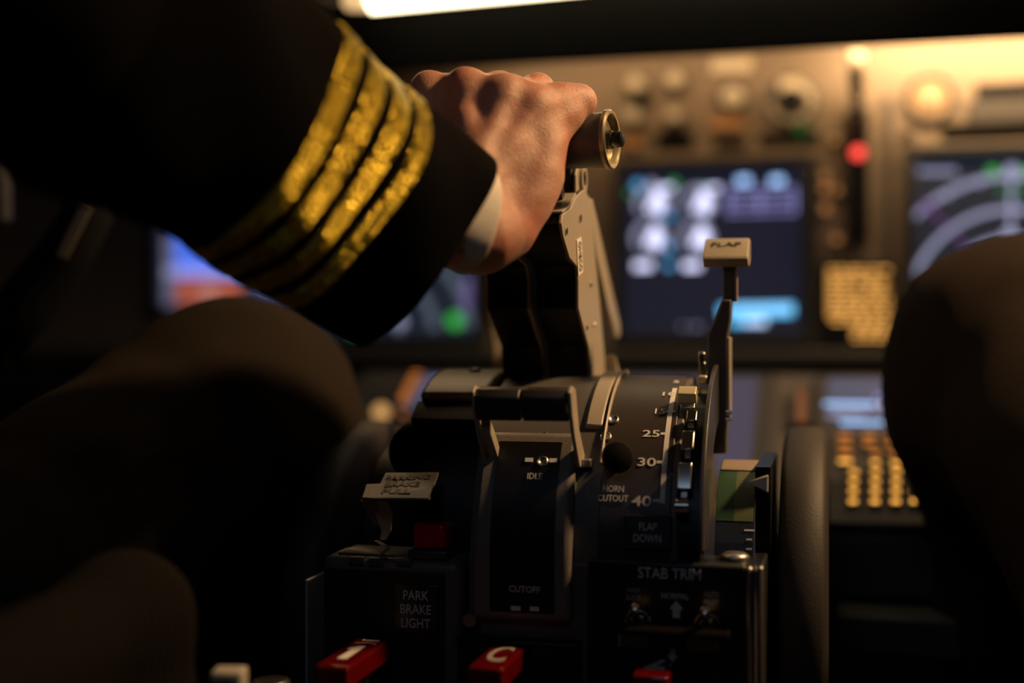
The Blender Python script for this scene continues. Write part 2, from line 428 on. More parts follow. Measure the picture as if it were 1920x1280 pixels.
nd = display('display_unit', 'navigation display with white range arcs at right edge', 1716,296,2040,600, (.012,.016,.026))
for r in (262,200,146): sarc(nd, 'range_arc', 1900, 592, r, 10, 20 if r<260 else 40, 178 if r<260 else 140, E_w2)
sline(nd,'heading_line',1897,315,1895,470,8,E_w2); sdot(nd,'heading_symbol',1897,320,12,E_w2); sdot(nd,'heading_symbol',1893,440,12,E_w2)
for x in range(1728,1800,12): sdot(nd,'letter',x,321,5,E_w2)
for x,y in ((1800,352),(1775,366),(1836,342)): sdot(nd,'tick',x,y,6,E_w2)
sline(nd,'course_line',1742,392,1850,500,5,E_m); sdot(nd,'course_symbol',1738,386,10,E_m)
for x0,x1 in ((1852,1872),(1915,1960)): sline(nd,'green_readout',x0,320,x1,320,14,E_g)
sline(nd,'green_arc',1870,358,1960,356,8,glow('symbol_green_dim',(.03,.3,.08),.6)); sdot(nd,'warning_symbol',1740,562,12,E_r)

pf = display('display_unit', 'attitude display showing blue sky and brown ground, beyond the sleeve', 300,300,545,574, (.02,.02,.035))
sline(pf,'sky',392,392,392,520,130,glow('sky_blue',(.07,.17,.85),1.0)); sline(pf,'sky_haze',330,508,460,508,22,glow('sky_pale',(.35,.36,.85),1.0))
sline(pf,'ground',392,522,392,572,122,glow('ground_brown',(.36,.085,.05),1.0))
for y in (530,541,552,562): sline(pf,'pitch_mark',378,y,408,y,5,glow('pitch_white',(.55,.4,.4),1.0))
sline(pf,'speed_tape',318,440,318,572,20,glow('tape_lavender',(.12,.12,.20),1.0)); sline(pf,'speed_readout',318,500,318,520,16,E_w2)
for x in range(478,520,9): sdot(pf,'letter',x,566,5,E_w2)
sline(pf,'altitude_tape',500,440,500,574,40,glow('tape_navy',(.03,.035,.10),1.0))

nl = display('display_unit', 'navigation display with green symbol, under the sleeve', 610,330,895,628, (.006,.013,.018))
for r in (60,125,190): sarc(nl,'range_arc', 690, 628, r, 14, 5, 90, glow('arc_grey', (.11,.14,.19), .8))
sdot(nl,'green_symbol',853,601,15,E_g); sline(nl,'course_line',876,520,872,590,14,glow('arc_violet',(.14,.11,.26),1)); sdot(nl,'course_symbol',874,555,10,E_m)
sdot(nl,'pale_symbol',748,603,12,E_w2); sdot(nl,'green_symbol',663,626,5,E_g)

# ---- upper row of knobs and small gauges
def pknob(name, label, px, py, r, m, cat='knob', dark=False, grp=None):
    c = pp(px,py); t = thing(name, label, cat, c, grp); R = r/1600
    lathe('skirt', c, -Y3, [(0,R),(.004,R),(.006,R*.92)], M_mgrey, t, 28)
    lathe('cap', c-Y3*.006, -Y3, [(0,R*.66),(.014,R*.60),(.016,R*.5)], m, t, 28)
    G().box((c.x-.0012,c.y-.0235,c.z-R*.1),(c.x+.0012,c.y-.021,c.z+R*.55)).mk('pointer', M_white, t)
    return t
M_pale = mat('pale_cream_plastic', (.80,.70,.52), .4)
M_orange = mat('amber_label', (.65,.35,.15), .5)
for px,py,r,lab in ((1195,162,24,'cream selector knob, upper left of the knob row'),(1268,155,24,'cream selector knob with square collar, second in the upper row'),
                    (1375,188,32,'large cream selector knob in the middle of the knob row'),(1188,222,24,'cream knob low on the left of the knob row'),
                    (1266,222,22,'amber cream knob just above the engine display')):
    pknob('selector_knob', lab, px, py, r, M_pale)
def plate(name, label, x0,y0,x1,y1, m, cat='placard', dy=.007):
    o = prect(name, x0,y0,x1,y1, m, None, dy, .0075, bevel=.001); tag(o, label, cat); return o
plate('placard','cream placard above the large selector knob',1332,112,1410,134,M_pale)
plate('placard','amber brown placard beneath the large selector knob',1334,218,1392,240,M_orange)
plate('placard','amber placard to the left of the engine display top',1168,252,1200,276,M_orange)
plate('placard','dark placard under the first knob of the row',1180,184,1222,198,M_blacks)
# ring of cream buttons round the brake selector
bs = thing('brake_selector','round selector ringed by cream dots, with a green lamp below','selector', pp(1483,190))
c = pp(1483,190); lathe('dial_plate', c, -Y3, [(0,.030),(.004,.030),(.005,.028)], M_mgrey, bs, 36)
lathe('cap', c-Y3*.005, -Y3, [(0,.012),(.016,.011)], M_black, bs, 24)
for a in (200,225,250,275,300,330,0,25,50):
    q = pp(1483+38*math.cos(math.radians(a)), 190-34*math.sin(math.radians(a)), .006)
    lathe('dot', q, -Y3, [(0,.0045),(.0012,.0045)], M_pale, bs, 14)
G().box((pp(1462,160,.006).x,PY-.008,pp(1462,172,.006).z),(pp(1504,160,.006).x,PY-.003,pp(1462,148,.006).z)).mk('name_plate', M_pale, bs)
q = pp(1503,243,.006); lathe('green_lamp', q, -Y3, [(0,.009),(.004,.007)], glow('lamp_green',(.05,.30,.05),.16), bs, 18)
# clock gauge
ck = thing('round_gauge','round gauge with red needle, right of the gear lever','gauge', pp(1743,186)); c = pp(1743,186)
lathe('bezel', c, -Y3, [(0,.027),(.006,.027),(.008,.024),(.006,.021)], M_dgrey, ck, 40)
lathe('dial', c-Y3*.0062, -Y3, [(0,.021),(.0006,.021)], mat('gauge_dial_tan',(.42,.28,.16),.5), ck, 32)
G().box((c.x-.001,c.y-.009,c.z-.017),(c.x+.001,c.y-.0075,c.z+.004)).mk('needle', mat('needle_red',(.7,.08,.03),.5), ck)
lathe('hub', c-Y3*.007, -Y3, [(0,.007),(.006,.006)], M_pale, ck, 24)
lathe('knob', c, -Y3, [(0,.001),(.001,.001)], M_pale, ck, 8)
bpy.data.objects.remove(bpy.data.objects[ck.children[-1].name])
kb = pknob('small_knob','small dark knob below the round gauge',1700,250,9,M_black)
# landing gear lever
gl = thing('gear_lever','landing gear lever with pale wheel knob in a black slot','lever', pp(1608,240))
prect('slot_plate',1588,205,1630,452, M_blacks, gl, .008, .009, bevel=.002)
c = pp(1606,150,.05)
G().box((c.x-.004,PY-.055,pp(1606,240,.03).z),(c.x+.004,PY-.004,pp(1606,225,.03).z)).mk('arm', M_steel, gl)
G().box((c.x-.006,PY-.058,pp(1606,240,.03).z),(c.x+.006,PY-.045,c.z)).mk('arm', M_mgrey, gl, bevel=.002)
lathe('wheel_knob', (c.x-.009,PY-.052,pp(1606,135,.05).z), X3, [(0,.016),(.003,.021),(.015,.021),(.018,.016)], M_pale, gl, 32)
q = pp(1609,286,.009); lathe('red_lamp', q, -Y3, [(0,.007),(.003,.005)], glow('lamp_red',(1,.07,.05),2.2), gl, 18)
for i,(px,py,h) in enumerate(((1567,262,9),(1547,330,12),(1547,353,12),(1569,356,9),(1548,390,14),(1569,448,9))):
    t = thing('annunciator_light','small amber annunciator lamp left of the gear lever slot','indicator light', pp(px,py), 'amber lamps beside the gear lever')
    a = pp(px-7,py-h*.6,.006); b = pp(px+7,py+h*.6,.006)
    G().box((a.x-.001,PY-.005,b.z-.001),(b.x+.001,PY,a.z+.001)).mk('frame', M_black, t)
    G().box((a.x,PY-.0065,b.z),(b.x,PY-.0048,a.z)).mk('lens', glow('lamp_amber',(.75,.30,.09),.60), t)
# back-lit placard of small amber print
bp_ = thing('lit_placard','backlit amber speed placard under the gear lever','placard', pp(1605,640))
prect('plate',1538,492,1680,650,M_black,bp_,.006,.007,bevel=.001)
E_a = glow('print_amber',(1,.46,.10),2.1)
random.seed(3)
for r in range(13):
    y = 506+r*10.6; xs = (1553 if r<9 else 1560); x = xs
    while x < (1650 if r<2 else 1668):
        ww = random.uniform(9,22)
        if not (3 <= r <= 4 and 1598 < x < 1612) and not (r>9 and x<1590):
            sline(bp_,'print_line',x,y,min(x+ww,1668),y,3.6,E_a).location.y -= .0035
        x += ww+random.uniform(4,9)

# ================================================================ forward aisle stand with two keypads
st = thing('aisle_stand','dark forward stand joining the lever quadrant to the panel','console', (-.185,1.2,CZ-.2))
SP0 = Vector((0,1.30,CZ-.046)); SD = Vector((0,-.18,-.098)).normalized(); SN = X3.cross(-SD).normalized()   # plane down the slope, its normal
if SN.z < 0: SN = -SN
top = SP0+SD*-.03; bot = SP0+SD*.24
prof = [(top.y,top.z),(bot.y,bot.z),(bot.y,bot.z-.05),(top.y,top.z-.09)]
G().prism([(PY+.02,CZ-.14),(1.10,CZ-.20),(1.10,.0),(PY+.02,.0)], -.36,.0).mk('pillar', M_black, st, bevel=.004)
G().prism(prof, -.50,.14).mk('housing', M_mgrey, st, bevel=.004)
G().box((.005,1.04,CZ-.245),(.14,1.10,CZ-.215)).mk('shelf', M_mgrey, st, bevel=.003)
def onst(px,py,h=0): return hit(px,py,SP0+SN*h,SN)
def stbox(x, s0, s1, hw, h0, h1):                      # a box lying on the slope
    c = SP0+X3*x+SD*((s0+s1)/2)+SN*((h0+h1)/2)
    return G().obox(c, X3, SD, SN, (hw,(s1-s0)/2,(h1-h0)/2))
def sub(p): return (p-SP0).dot(SD)
M_key = mat('key_grey', (.06,.055,.05), .5)
E_k = glow('key_amber',(1,.44,.07),1.9); E_k2 = glow('key_amber_dim',(1,.30,.05),.8)
def cdu(cx, label):
    t = thing('keypad_unit', label, 'keypad', SP0+X3*cx+SD*.2)
    stbox(cx,-.012,.235,.072,.0005,.010).mk('case', M_dgrey, t, bevel=.003)
    # screen and lettering are placed in the unit's own frame
    stbox(cx-.002,.0,.065,.056,.0095,.0115).mk('screen', glow('cdu_screen',(.06,.07,.12),1.0), t)
    return t
rc = cdu(.055,'keypad unit with lit screen and amber keys, beside the right knee')
for y,x0,x1,m in ((742,1640,1720,E_lav),(757,1545,1640,E_lb),(768,1560,1700,E_w2),(780,1550,1620,E_w2),(792,1575,1655,E_lb),(757,1650,1700,E_w),(795,1670,1705,E_w)):
    a = onst(x0,y,.0125); b = onst(x1,y,.0125); 
    G().obox((a+b)/2, X3, SD, SN, (abs(b.x-a.x)/2,.0022,.0002)).mk('text_line', m, rc)
rows = []
for (x,y,wd,m) in [(1584,819,14,E_k2),(1584,834,14,E_k2),(1585,850,13,E_k2),(1585,866,14,E_k),(1630,819,14,E_k2),(1629,834,12,E_k2),(1674,819,14,E_k2),(1674,833,16,E_k2),
                   (1642,850,9,E_k2),(1677,852,10,E_k2),(1716,852,8,E_k2)]+\
                  [(x+ (920-y)*.03,y,8,E_k) for x in (1600,1641,1680,1716) for y in (886,904,922,941)]+[(1641,868,8,E_k),(1680,870,9,E_k),(1710,870,7,E_k)]:
    c = onst(x,y,.013)
    k = G().obox(c-SN*.0015, X3, SD, SN, (wd*.00052+.0012,.0036,.0022)).mk('key', M_key, rc)
    G().obox(c+SN*.0009, X3, SD, SN, (wd*.00040,.0022,.0002)).mk('key_legend', m, k)
lc = cdu(-.362,'keypad unit with pale blue screen, seen past the left knee')
off = Vector((-.48,0,0))
for i,s in enumerate((.012,.024,.036,.048)):
    G().obox(SP0+X3*-.362+SD*s+SN*.0125, X3, SD, SN, (.045-.008*(i%2),.0022,.0003)).mk('text_line', E_lav, lc)
for i in range(7):
    c = SP0+X3*-.425+SD*(.004+i*.010)+SN*.013
    k = G().obox(c, X3, SD, SN, (.006,.0035,.0022)).mk('key', M_key, lc); G().obox(c+SN*.0024, X3, SD, SN, (.005,.0022,.0002)).mk('key_legend', E_k2, k)
for r in range(5):
    for q in range(6):
        c = SP0+X3*(-.417+q*.021)+SD*(.085+r*.024)+SN*.013
        k = G().obox(c, X3, SD, SN, (.0065,.006,.0022)).mk('key', M_key, lc); G().obox(c+SN*.0024, X3, SD, SN, (.0022,.0022,.0002)).mk('key_legend', E_k2, k)
pk = thing('glowing_knob','small pale round knob left of the left keypad unit, its lit look made by glow','indicator light', c3(715,790,1.20))  # a pale knob, no lamp; emission stands in for the light on it
lathe('base', c3(715,772,1.20), -FW, [(0,.012),(.006,.012)], M_black, pk, 24); lathe('lens', c3(715,772,1.195), -FW, [(0,.010),(.004,.008),(.006,.003)], glow('knob_amber_glow',(.8,.42,.14),.55), pk, 24)
G().box((c3(715,772,1.2).x-.012,c3(715,772,1.2).y,CZ-.16),(c3(715,772,1.2).x+.012,c3(715,772,1.2).y+.02,c3(715,772,1.2).z+.012)).mk('bracket', M_black, pk)
cdsp = thing('lower_display','dim violet lower display between the two keypads','display', SP0+X3*-.17+SD*.1)
stbox(-.17,-.012,.19,.118,.0005,.010).mk('bezel', M_dgrey, cdsp, bevel=.003)
stbox(-.17,.0,.17,.100,.0095,.0115).mk('screen', glow('lower_screen',(.045,.04,.075),1.0), cdsp)
sw = thing('toggle_strip','amber lit strip of switches between lower display and right keypad','switch panel', onst(1505,760))
for i,y in enumerate((735,748,761,774,786)):
    c = onst(1503,y,.012); G().obox(c, X3, SD, SN, (.004,.003,.0015)).mk('lit_label', glow('strip_orange',(.55,.16,.05),.5), sw)
c = onst(1503,760,.010); G().obox(c-SN*.003, X3, SD, SN, (.009,.034,.005)).mk('plate', M_dgrey, sw)

# ================================================================ lever quadrant
YC, ZC, RQ = .895, CZ-.139, .115
def arcp(th, R=RQ): a = math.radians(th); return (YC-R*math.sin(a), ZC+R*math.cos(a))
def arcpt(x, th, R=RQ): y,z = arcp(th,R); return Vector((x,y,z))
def tan_(th): a = math.radians(th); return Vector((0,math.cos(a),math.sin(a)))
def theta(py, x, R=RQ):
    best = min(range(0,1000), key=lambda i: abs(topx(arcpt(x,i*.1,R))[1]-py)); return best*.1
def xof(px, py, R=RQ):
    x = -.15
    for _ in range(4):
        th = theta(py, x, R); p = arcpt(x, th, R); x += (px-topx(p)[0])/2900
    return x, th
def arcprof(R0, R1, a0, a1, n=28):
    p = [arcp(a0+(a1-a0)*i/n, R1) for i in range(n+1)]; q = [arcp(a0+(a1-a0)*i/n, R0) for i in range(n+1)]
    return p+q[::-1]
quad = thing('throttle_quadrant','curved dark lever quadrant between the seats, lettered in white','console', (-.19,.9,CZ-.3))
front = [arcp(i*3) for i in range(0,31)]
prof = front+[(.780, CZ-.139), (.790,.05),(1.085,.05),(1.085,CZ-.145),(1.02,CZ-.06)]
G().prism(prof, -.2225,-.091).mk('housing', M_mgrey, quad, bevel=.0015)
low = [(YC-.070*math.sin(math.radians(i*5)), CZ-.145+.070*math.cos(math.radians(i*5))) for i in range(19)]+[(.825,.05),(1.08,.05),(1.08,CZ-.15)]
lo2 = [(YC-.090*math.sin(math.radians(i*4)), CZ-.139+.100*math.cos(math.radians(i*4))) for i in range(24)]+[(.806,.05),(1.08,.05),(1.08,CZ-.15)]
G().prism(lo2, -.268,-.2230).mk('side_housing', M_black, quad, bevel=.003)
G().prism(low, -.315,-.2685).mk('side_housing', M_black, quad, bevel=.003)
# raised black scale strip and its white line
sx0, _ = xof(1165,800); sx1,_ = xof(1262,800)
G().prism(arcprof(RQ-.002, RQ+.0012, 2, 88), -.140,-.0955).mk('scale_strip', mat('scale_brown_black',(.034,.026,.022),.42,bump=.1,bscale=800), quad, bevel=.0006)
G().prism(arcprof(RQ-.002, RQ+.003, -4, 44), -.1545,-.1425).mk('slot_rim', M_tan, quad, bevel=.0015)
G().prism(arcprof(RQ-.002, RQ+.004, -4, 58), -.1415,-.1395).mk('slot_rim', M_tan, quad, bevel=.0012)
xl,_ = xof(1243,930)
G().prism(arcprof(RQ+.0010, RQ+.0016, 22, theta(944,xl)), xl-.0015,xl+.0015).mk('scale_line', M_white, quad)
def qtext(s, px, py, h, w_=None, m=M_white, R=RQ+.0014, bold=.01, name='lettering', par=quad):
    x, th = xof(px, py, R); return text(s, arcpt(x,th,R), h/2960, m, par, X3, tan_(th), width=(w_/2960 if w_ else None), bold=bold, name=name)
for s,px,py,h,w_ in (('40',1203,939,19,36),('30',1213,866,17,34),('25',1221,813,16,32),('15',1238,771,15,20),('10',1255,739,15,26),('5',1268,716,15,12)):
    qtext(s,px,py,h,w_)
for px,py in ((1233,938),(1240,866),(1247,813),(1257,771)):
    x, th = xof(px,py,RQ+.0014); G().obox(arcpt(x,th,RQ+.0014), X3, tan_(th), X3.cross(tan_(th)), (.0028,.0009,.0002)).mk('scale_tick', M_white, quad)
qtext('HORN\nCUTOUT',1150,925,12,56,bold=.004); 
# FLAP DOWN plate
x, th = xof(1215,998,RQ+.0015)
G().obox(arcpt(x,th,RQ+.0016), X3, tan_(th), X3.cross(tan_(th)), (.0148,.0105,.0022)).mk('name_plate', M_black, quad, bevel=.001)
text('FLAP\nDOWN', arcpt(x,th,RQ+.0040), 14/2960, M_dimwhite, quad, X3, tan_(th), width=50/2960)
def screw(px, py, R=RQ, r=.0038, m=M_steel):
    x, th = xof(px,py,R); n = X3.cross(tan_(th)); p = arcpt(x,th,R)
    s = lathe('screw', p-n*.001, n, [(0,r),(.0022,r),(.0030,r*.8),(.0024,r*.45),(.0018,r*.3)], m, quad, 24)
for px,py in ((1020,820),(1136,820),(1150,788),(1018,866)): screw(px,py, RQ+ (.009 if py>860 else 0.001), m=M_steel)
# horn cut-out button
x, th = xof(1158,862,RQ); n = X3.cross(tan_(th)); p = arcpt(x,th)
hb = thing('horn_button','round black button above the HORN CUTOUT lettering','button', p)
nn = (n*.5+(-FW)*.8).normalized()
lathe('stem', p, nn, [(0,.005),(.012,.005)], M_blacks, hb, 20)
lathe('cap', p+nn*.008, nn, [(0,.0075),(.002,.0098),(.006,.0100),(.009,.0088),(.0102,.005),(.0105,.001)], mat('button_black',(.004,.004,.004),.7,spec=.15), hb, 40)
# ---- start lever console
SR = RQ+.009
sxa, sxb = -.2185,-.1555
pr = [arcp(a,SR) for a in np.linspace(36,90,22)]+[(YC-SR+.002,CZ-.172),(YC-SR+.03,CZ-.176),arcp(60,RQ-.01),arcp(36,RQ-.01)]
sc = thing('start_lever_gate','curved grey gate of the start levers, marked IDLE and CUTOFF','gate', (-.187,.8,CZ-.17))
pr = [arcp(a,SR) for a in np.linspace(49,92,22)]
pr = pr+[(pr[-1][0]+.001, CZ-.173),(YC-.10,CZ-.178)]+[arcp(a,RQ-.004) for a in (80,62,47)]
G().prism(pr, sxa,sxb).mk('cheek', mat('cheek_grey',(.15,.135,.12),.45,bump=.2,bscale=700), sc, bevel=.004, seg=3)
pr2 = [arcp(a,SR+.0008) for a in np.linspace(53,91,20)]; pr2 = pr2+[(pr2[-1][0]+.001,CZ-.168)]
pr2 = pr2+[(y+.004,z) for y,z in pr2[::-1]]
ins = G().prism(pr2, -.2065,-.1655).mk('slot_insert', M_blacks, sc)
def stext(s, px, py, h, w_, m):
    x, th = xof(px,py,SR+.001); return text(s, arcpt(x,th,SR+.0014), h/2960, m, sc, X3, tan_(th), width=w_/2960, bold=.006)
stext('IDLE',1003,893,12,28,M_white)
stext('CUTOFF',984,1104,12,58,M_dimwhite)
for px,py,w_ in ((992,862,15),(1037,863,14),(968,1140,18),(1003,1141,17)):
    x, th = xof(px,py,SR+.0015)
    if py>1000: p = Vector((x, YC-SR-.0012, atY(px,py,YC-SR-.001).z)); t_ = Z3
    else: p = arcpt(x,th,SR+.0015); t_ = tan_(th)
    G().obox(p, X3, t_, X3.cross(t_), (w_/5900,.0014,.0002)).mk('stop_mark', M_white if py<1000 else M_dimwhite, sc)

# ---- two start levers
def start_lever(x0,x1,side,label):
    t = thing('start_lever', label, 'lever', ((x0+x1)/2,.80,CZ-.07), 'start levers')
    yc = .765; zt = CZ-.028; 
    prof = [(yc+.006,zt),(yc-.004,zt-.001),(yc-.008,zt-.006),(yc-.0075,zt-.015),(yc-.002,zt-.021),(yc+.006,zt-.019),(yc+.010,zt-.008),(yc+.010,zt-.002)]
    G().prism(prof, x0,x1).mk('handle', mat('handle_black',(.022,.020,.019),.42,bump=.2,bscale=1500), t, bevel=.0015, seg=3)
    xs = x1 if side>0 else x0
    arm = [(yc-.008,zt-.003),(yc-.002,zt+.001),(yc+.007,zt-.001),(yc+.018,zt-.026),(yc+.040,zt-.047),(yc+.042,zt-.055),(yc+.020,zt-.050),(yc+.004,zt-.030),(yc-.004,zt-.016)]
    G().prism(arm, xs-.0018 if side<0 else xs, xs if side<0 else xs+.0024).mk('arm', M_tan, t, bevel=.0005)
    if side<0:
        G().prism([(yc+.003,zt-.018),(yc+.016,zt-.028),(yc+.040,zt-.050),(yc+.034,zt-.055),(yc+.006,zt-.030)], xs+.001, xs+.007).mk('link', M_tan, t, bevel=.0008)
    else:
        G().box((xs+.0015,.790,CZ-.079),(xs+.008,.800,CZ-.074)).mk('latch', M_steel, t, bevel=.0005)
    return t
start_lever(-.2129,-.1845,-1,'left start lever with dark bar handle and tan side arm')
start_lever(-.1835,-.1545,1,'right start lever with dark bar handle and lit tan side arm')

# ---- thrust levers
ZA = CZ+.131; YA = .815                                # knob axis
def thrust_lever(x0,x1,label,right):
    t = thing('thrust_lever', label, 'lever', ((x0+x1)/2,.93,CZ-.05))
    aft = [(.790,.080),(.786,.074),(.792,.066),(.812,.054),(.836,.050),(.842,.040),(.842,.022),(.862,.008),(.880,-.004),(.890,-.022),(.890,-.048)]
    fwd = [(1.000,-.050),(.985,-.030),(.950,-.010),(.925,.030),(.900,.065),(.885,.100),(.872,.128),(.850,.128),(.842,.100),(.822,.086)]
    fwd = [(.975,-.048),(.955,-.030),(.940,-.004),(.920,.035),(.900,.070),(.886,.100),(.862,.104),(.835,.096),(.815,.086)]
    side = [(y,CZ+z) for y,z in aft+fwd]
    xs = x1
    G().prism(side, x1-.0022, x1).mk('side_plate', M_tan, t, bevel=.0006)
    G().prism([(.975,CZ-.048),(.955,CZ-.030),(.945,CZ-.010),(.960,CZ-.020),(1.0,CZ-.045)], x1, x1+.008).mk('flange', M_tan, t, bevel=.001)
    cov = [(y+(.0015 if i<9 else -.006),z) for i,(y,z) in enumerate(side)]
    cov = [(min(y, .93),z) for y,z in cov]
    G().prism(cov, x0, x1-.0022).mk('cover', M_blacks, t, bevel=.0012)
    # top deck and its dark pivot
    G().prism([(.789,CZ+.0805),(.815,CZ+.0868),(.835,CZ+.0968),(.833,CZ+.0985),(.813,CZ+.0885),(.7885,CZ+.082)], x0,x1).mk('top_deck', M_tan, t, bevel=.0004)
    lathe('pivot', ((x0+x1)/2-.006,.823,CZ+.098), X3, [(0,.005),(.014,.005)], M_blacks, t, 20)
    # neck to the grip
    nk = [(.835,.090),(.848,.120),(.845,.138),(.838,.146),(.826,.146),(.818,.138),(.815,.120),(.818,.094)]
    nk = [(.838,.090),(.880,.084),(.884,.098),(.876,.113),(.860,.120),(.838,.134),(.822,.138),(.812,.130),(.812,.118),(.822,.108)]
    xn0, xn1 = x1-.0045, x1-.0025
    nk = [(.846,.094),(.846,.112)]+[(.866+.017*math.cos(math.radians(a)), .110+.016*math.sin(math.radians(a))) for a in range(150,-1,-15)]+[(.886,.098),(.890,.090)]
    nk2 = [(.838,.118),(.846,.130),(.846,.142),(.830,.142),(.822,.132)]
    G().prism([(y,CZ+z) for y,z in nk], xn0, xn1).mk('neck_plate', M_tan, t, bevel=.0006)
    G().prism([(.848,CZ+.092),(.848,CZ+.118),(.838,CZ+.125),(.835,CZ+.140),(.858,CZ+.140),(.872,CZ+.122),(.880,CZ+.100),(.880,CZ+.092)], x0+.006, xn0-.001).mk('neck_block', M_mgrey, t, bevel=.0015)
    if right:
        c = Vector((xn1,.866,CZ+.112))
        g = G().lathe(c, X3, [(0,.0052),(0,.0098),(.0022,.0098),(.0022,.0052)], 32, caps=False); g.mk('pivot_ring', M_tan, t)
        lathe('pivot_hole', c, X3, [(0,.0052),(.0006,.0052)], M_blacks, t, 24)
        for y,z,r in ((.799,.0705,.0028),(.884,.040,.0022),(.870,.010,.0022),(.846,.083,.0030),(.897,.012,.0018)):
            lathe('screw', (x1,y,CZ+z), X3, [(0,r),(.0008,r),(.0012,r*.8),(.0010,r*.4)], M_chrome, t, 20)
        # printed label, running down the plate
        d = Vector((0,.22,-1)).normalized()
        up = X3.cross(d)
        lp = G().obox((x1+.0004,.8435,CZ+.057), X3, d, up, (.0003,.0120,.0080)); lp.mk('label', mat('label_cream',(.80,.74,.60),.5), t)
        text('OHECO', (x1+.0007,.8435,CZ+.057), .0085, M_ink, t, d, up, width=.020, bold=.015)
        # reverse lever hanging ahead of the plate
        rv = [(.895,.092),(.905,.095),(.960,.052),(1.010,.010),(1.020,-.002),(1.012,-.006),(.985,.006),(.930,.050)]
        rv = [(.886,.098),(.900,.102),(.925,.085),(.985,.040),(1.020,.016),(1.022,.004),(1.006,.002),(.965,.026),(.915,.062)]
        G().prism([(y,CZ+z) for y,z in rv], x1-.006, x1-.001).mk('reverse_arm', M_tan, t, bevel=.0012)
        lathe('link_pin', (x1-.004,.965,CZ+.036), X3*-1, [(0,.003),(.010,.003)], M_steel, t, 14)
    # grip
    return t
tl = thrust_lever(-.2275,-.1975,'left thrust lever, black cover in shadow under the gripping hand',False)
tr = thrust_lever(-.1935,-.1640,'right thrust lever with lit tan side plate, held by the hand',True)
ga = Vector((math.cos(math.radians(-7)), math.sin(math.radians(-7)), 0))
def grip(t, pc, L0, L1, end):
    pc = Vector(pc); a = ga
    lathe('grip', pc-a*L0, a, [(0,.0150),(.001,.0168),(L0+L1-.006,.0175),(L0+L1-.001,.0178)], M_knob, t, 56)
    if end:
        e = pc+a*(L1-.001)
        lathe('rim', e, a, [(0,.0178),(.0006,.0191),(.0030,.0192),(.0042,.0182),(.0040,.0165),(.0020,.0148),(-.004,.0138),(-.006,.0130)], mat('rim_brass',(.55,.47,.30),.30,.6), t, 64)
        lathe('recess', e-a*.0065, a, [(0,.0133),(.001,.0133)], M_blacks, t, 48)
        lathe('button', e-a*.006, a, [(0,.0060),(.010,.0060),(.0102,.0048),(.0125,.0046),(.0128,.0052),(.0165,.0050),(.0172,.0035)], M_blacks, t, 32)
pe = c3(1140,262,.818); pe0 = c3(1086,262,.826)
grip(tr, pe-ga*.018, .028, .018, True)
text('E', c3(1081,247,.8155)+Vector((0,0,0)), .0032, M_ink, tr, ga, Z3)
grip(tl, (-.212,.832,pe.z), .020, .018, False)
# left reverse lever arm and the tan hub
rv = [(.99,.040),(1.0,.036),(1.0,.005),(.985,-.022),(.98,-.045),(.96,-.045),(.965,-.015),(.975,.008)]
hub = thing('speed_brake_lever','tan speed brake lever with curved arm, left of the thrust levers','lever', (-.26,.98,CZ-.06))
P = [c3(908,470,1.0),c3(915,560,1.0),c3(930,610,1.0),c3(943,650,.99),c3(945,700,.98),c3(930,728,.96)]
v = []; f = []
for i,(p,ww) in enumerate(zip(P,(.0045,.006,.008,.009,.009,.012))):
    for dx,dy in ((-ww,-.003),(ww,-.003),(ww,.012),(-ww,.012)): v.append(p+X3*dx+Y3*dy)
for i in range(len(P)-1):
    for k in range(4): f.append((4*i+k,4*i+(k+1)%4,4*i+4+(k+1)%4,4*i+4+k))
f += [(3,2,1,0),tuple(range(4*len(P)-4,4*len(P)))]
mk('arm', v, f, M_tan, hub, bevel=.002)
G().prism(arcprof(.088, .1190, -32, 30, 20), -.274,-.2255).mk('hub_cover', M_tan, hub, bevel=.0035, seg=4)
G().prism(arcprof(.088, .1150, 31, 41, 8), -.275,-.2245).mk('hub_skirt', M_blacks, hub, bevel=.001)
lathe('hub_screw', arcpt(-.246,8,.119), Vector((0,-math.sin(.14),math.cos(.14))), [(0,.004),(.002,.004),(.0026,.002)], M_blacks, hub, 20)
# ---- black round knob lever at left
sb = thing('round_black_knob','large black rounded knob beside the left trim wheel','knob', c3(790,900,.86))
lathe('knob', c3(786,846,.875)+FW*.012, -FW, [(0,.008),(.002,.016),(.008,.0205),(.016,.0205),(.022,.017),(.025,.010),(.026,.001)], M_rubber if 0 else mat('matt_black',(.0025,.0022,.002),.8,spec=.1), sb, 48)
G().tube([c3(790,860,.885),c3(815,935,.88),c3(830,1010,.88)], .006).mk('stem', M_blacks, sb, smooth=True)

# ---- flap lever
fl = thing('flap_lever','flap lever with tan wedge knob lettered FLAP','lever', (-.07,.88,CZ-.07))
YF = .885
def fp(px,py,dy=0): return atY(px,py,YF+dy)
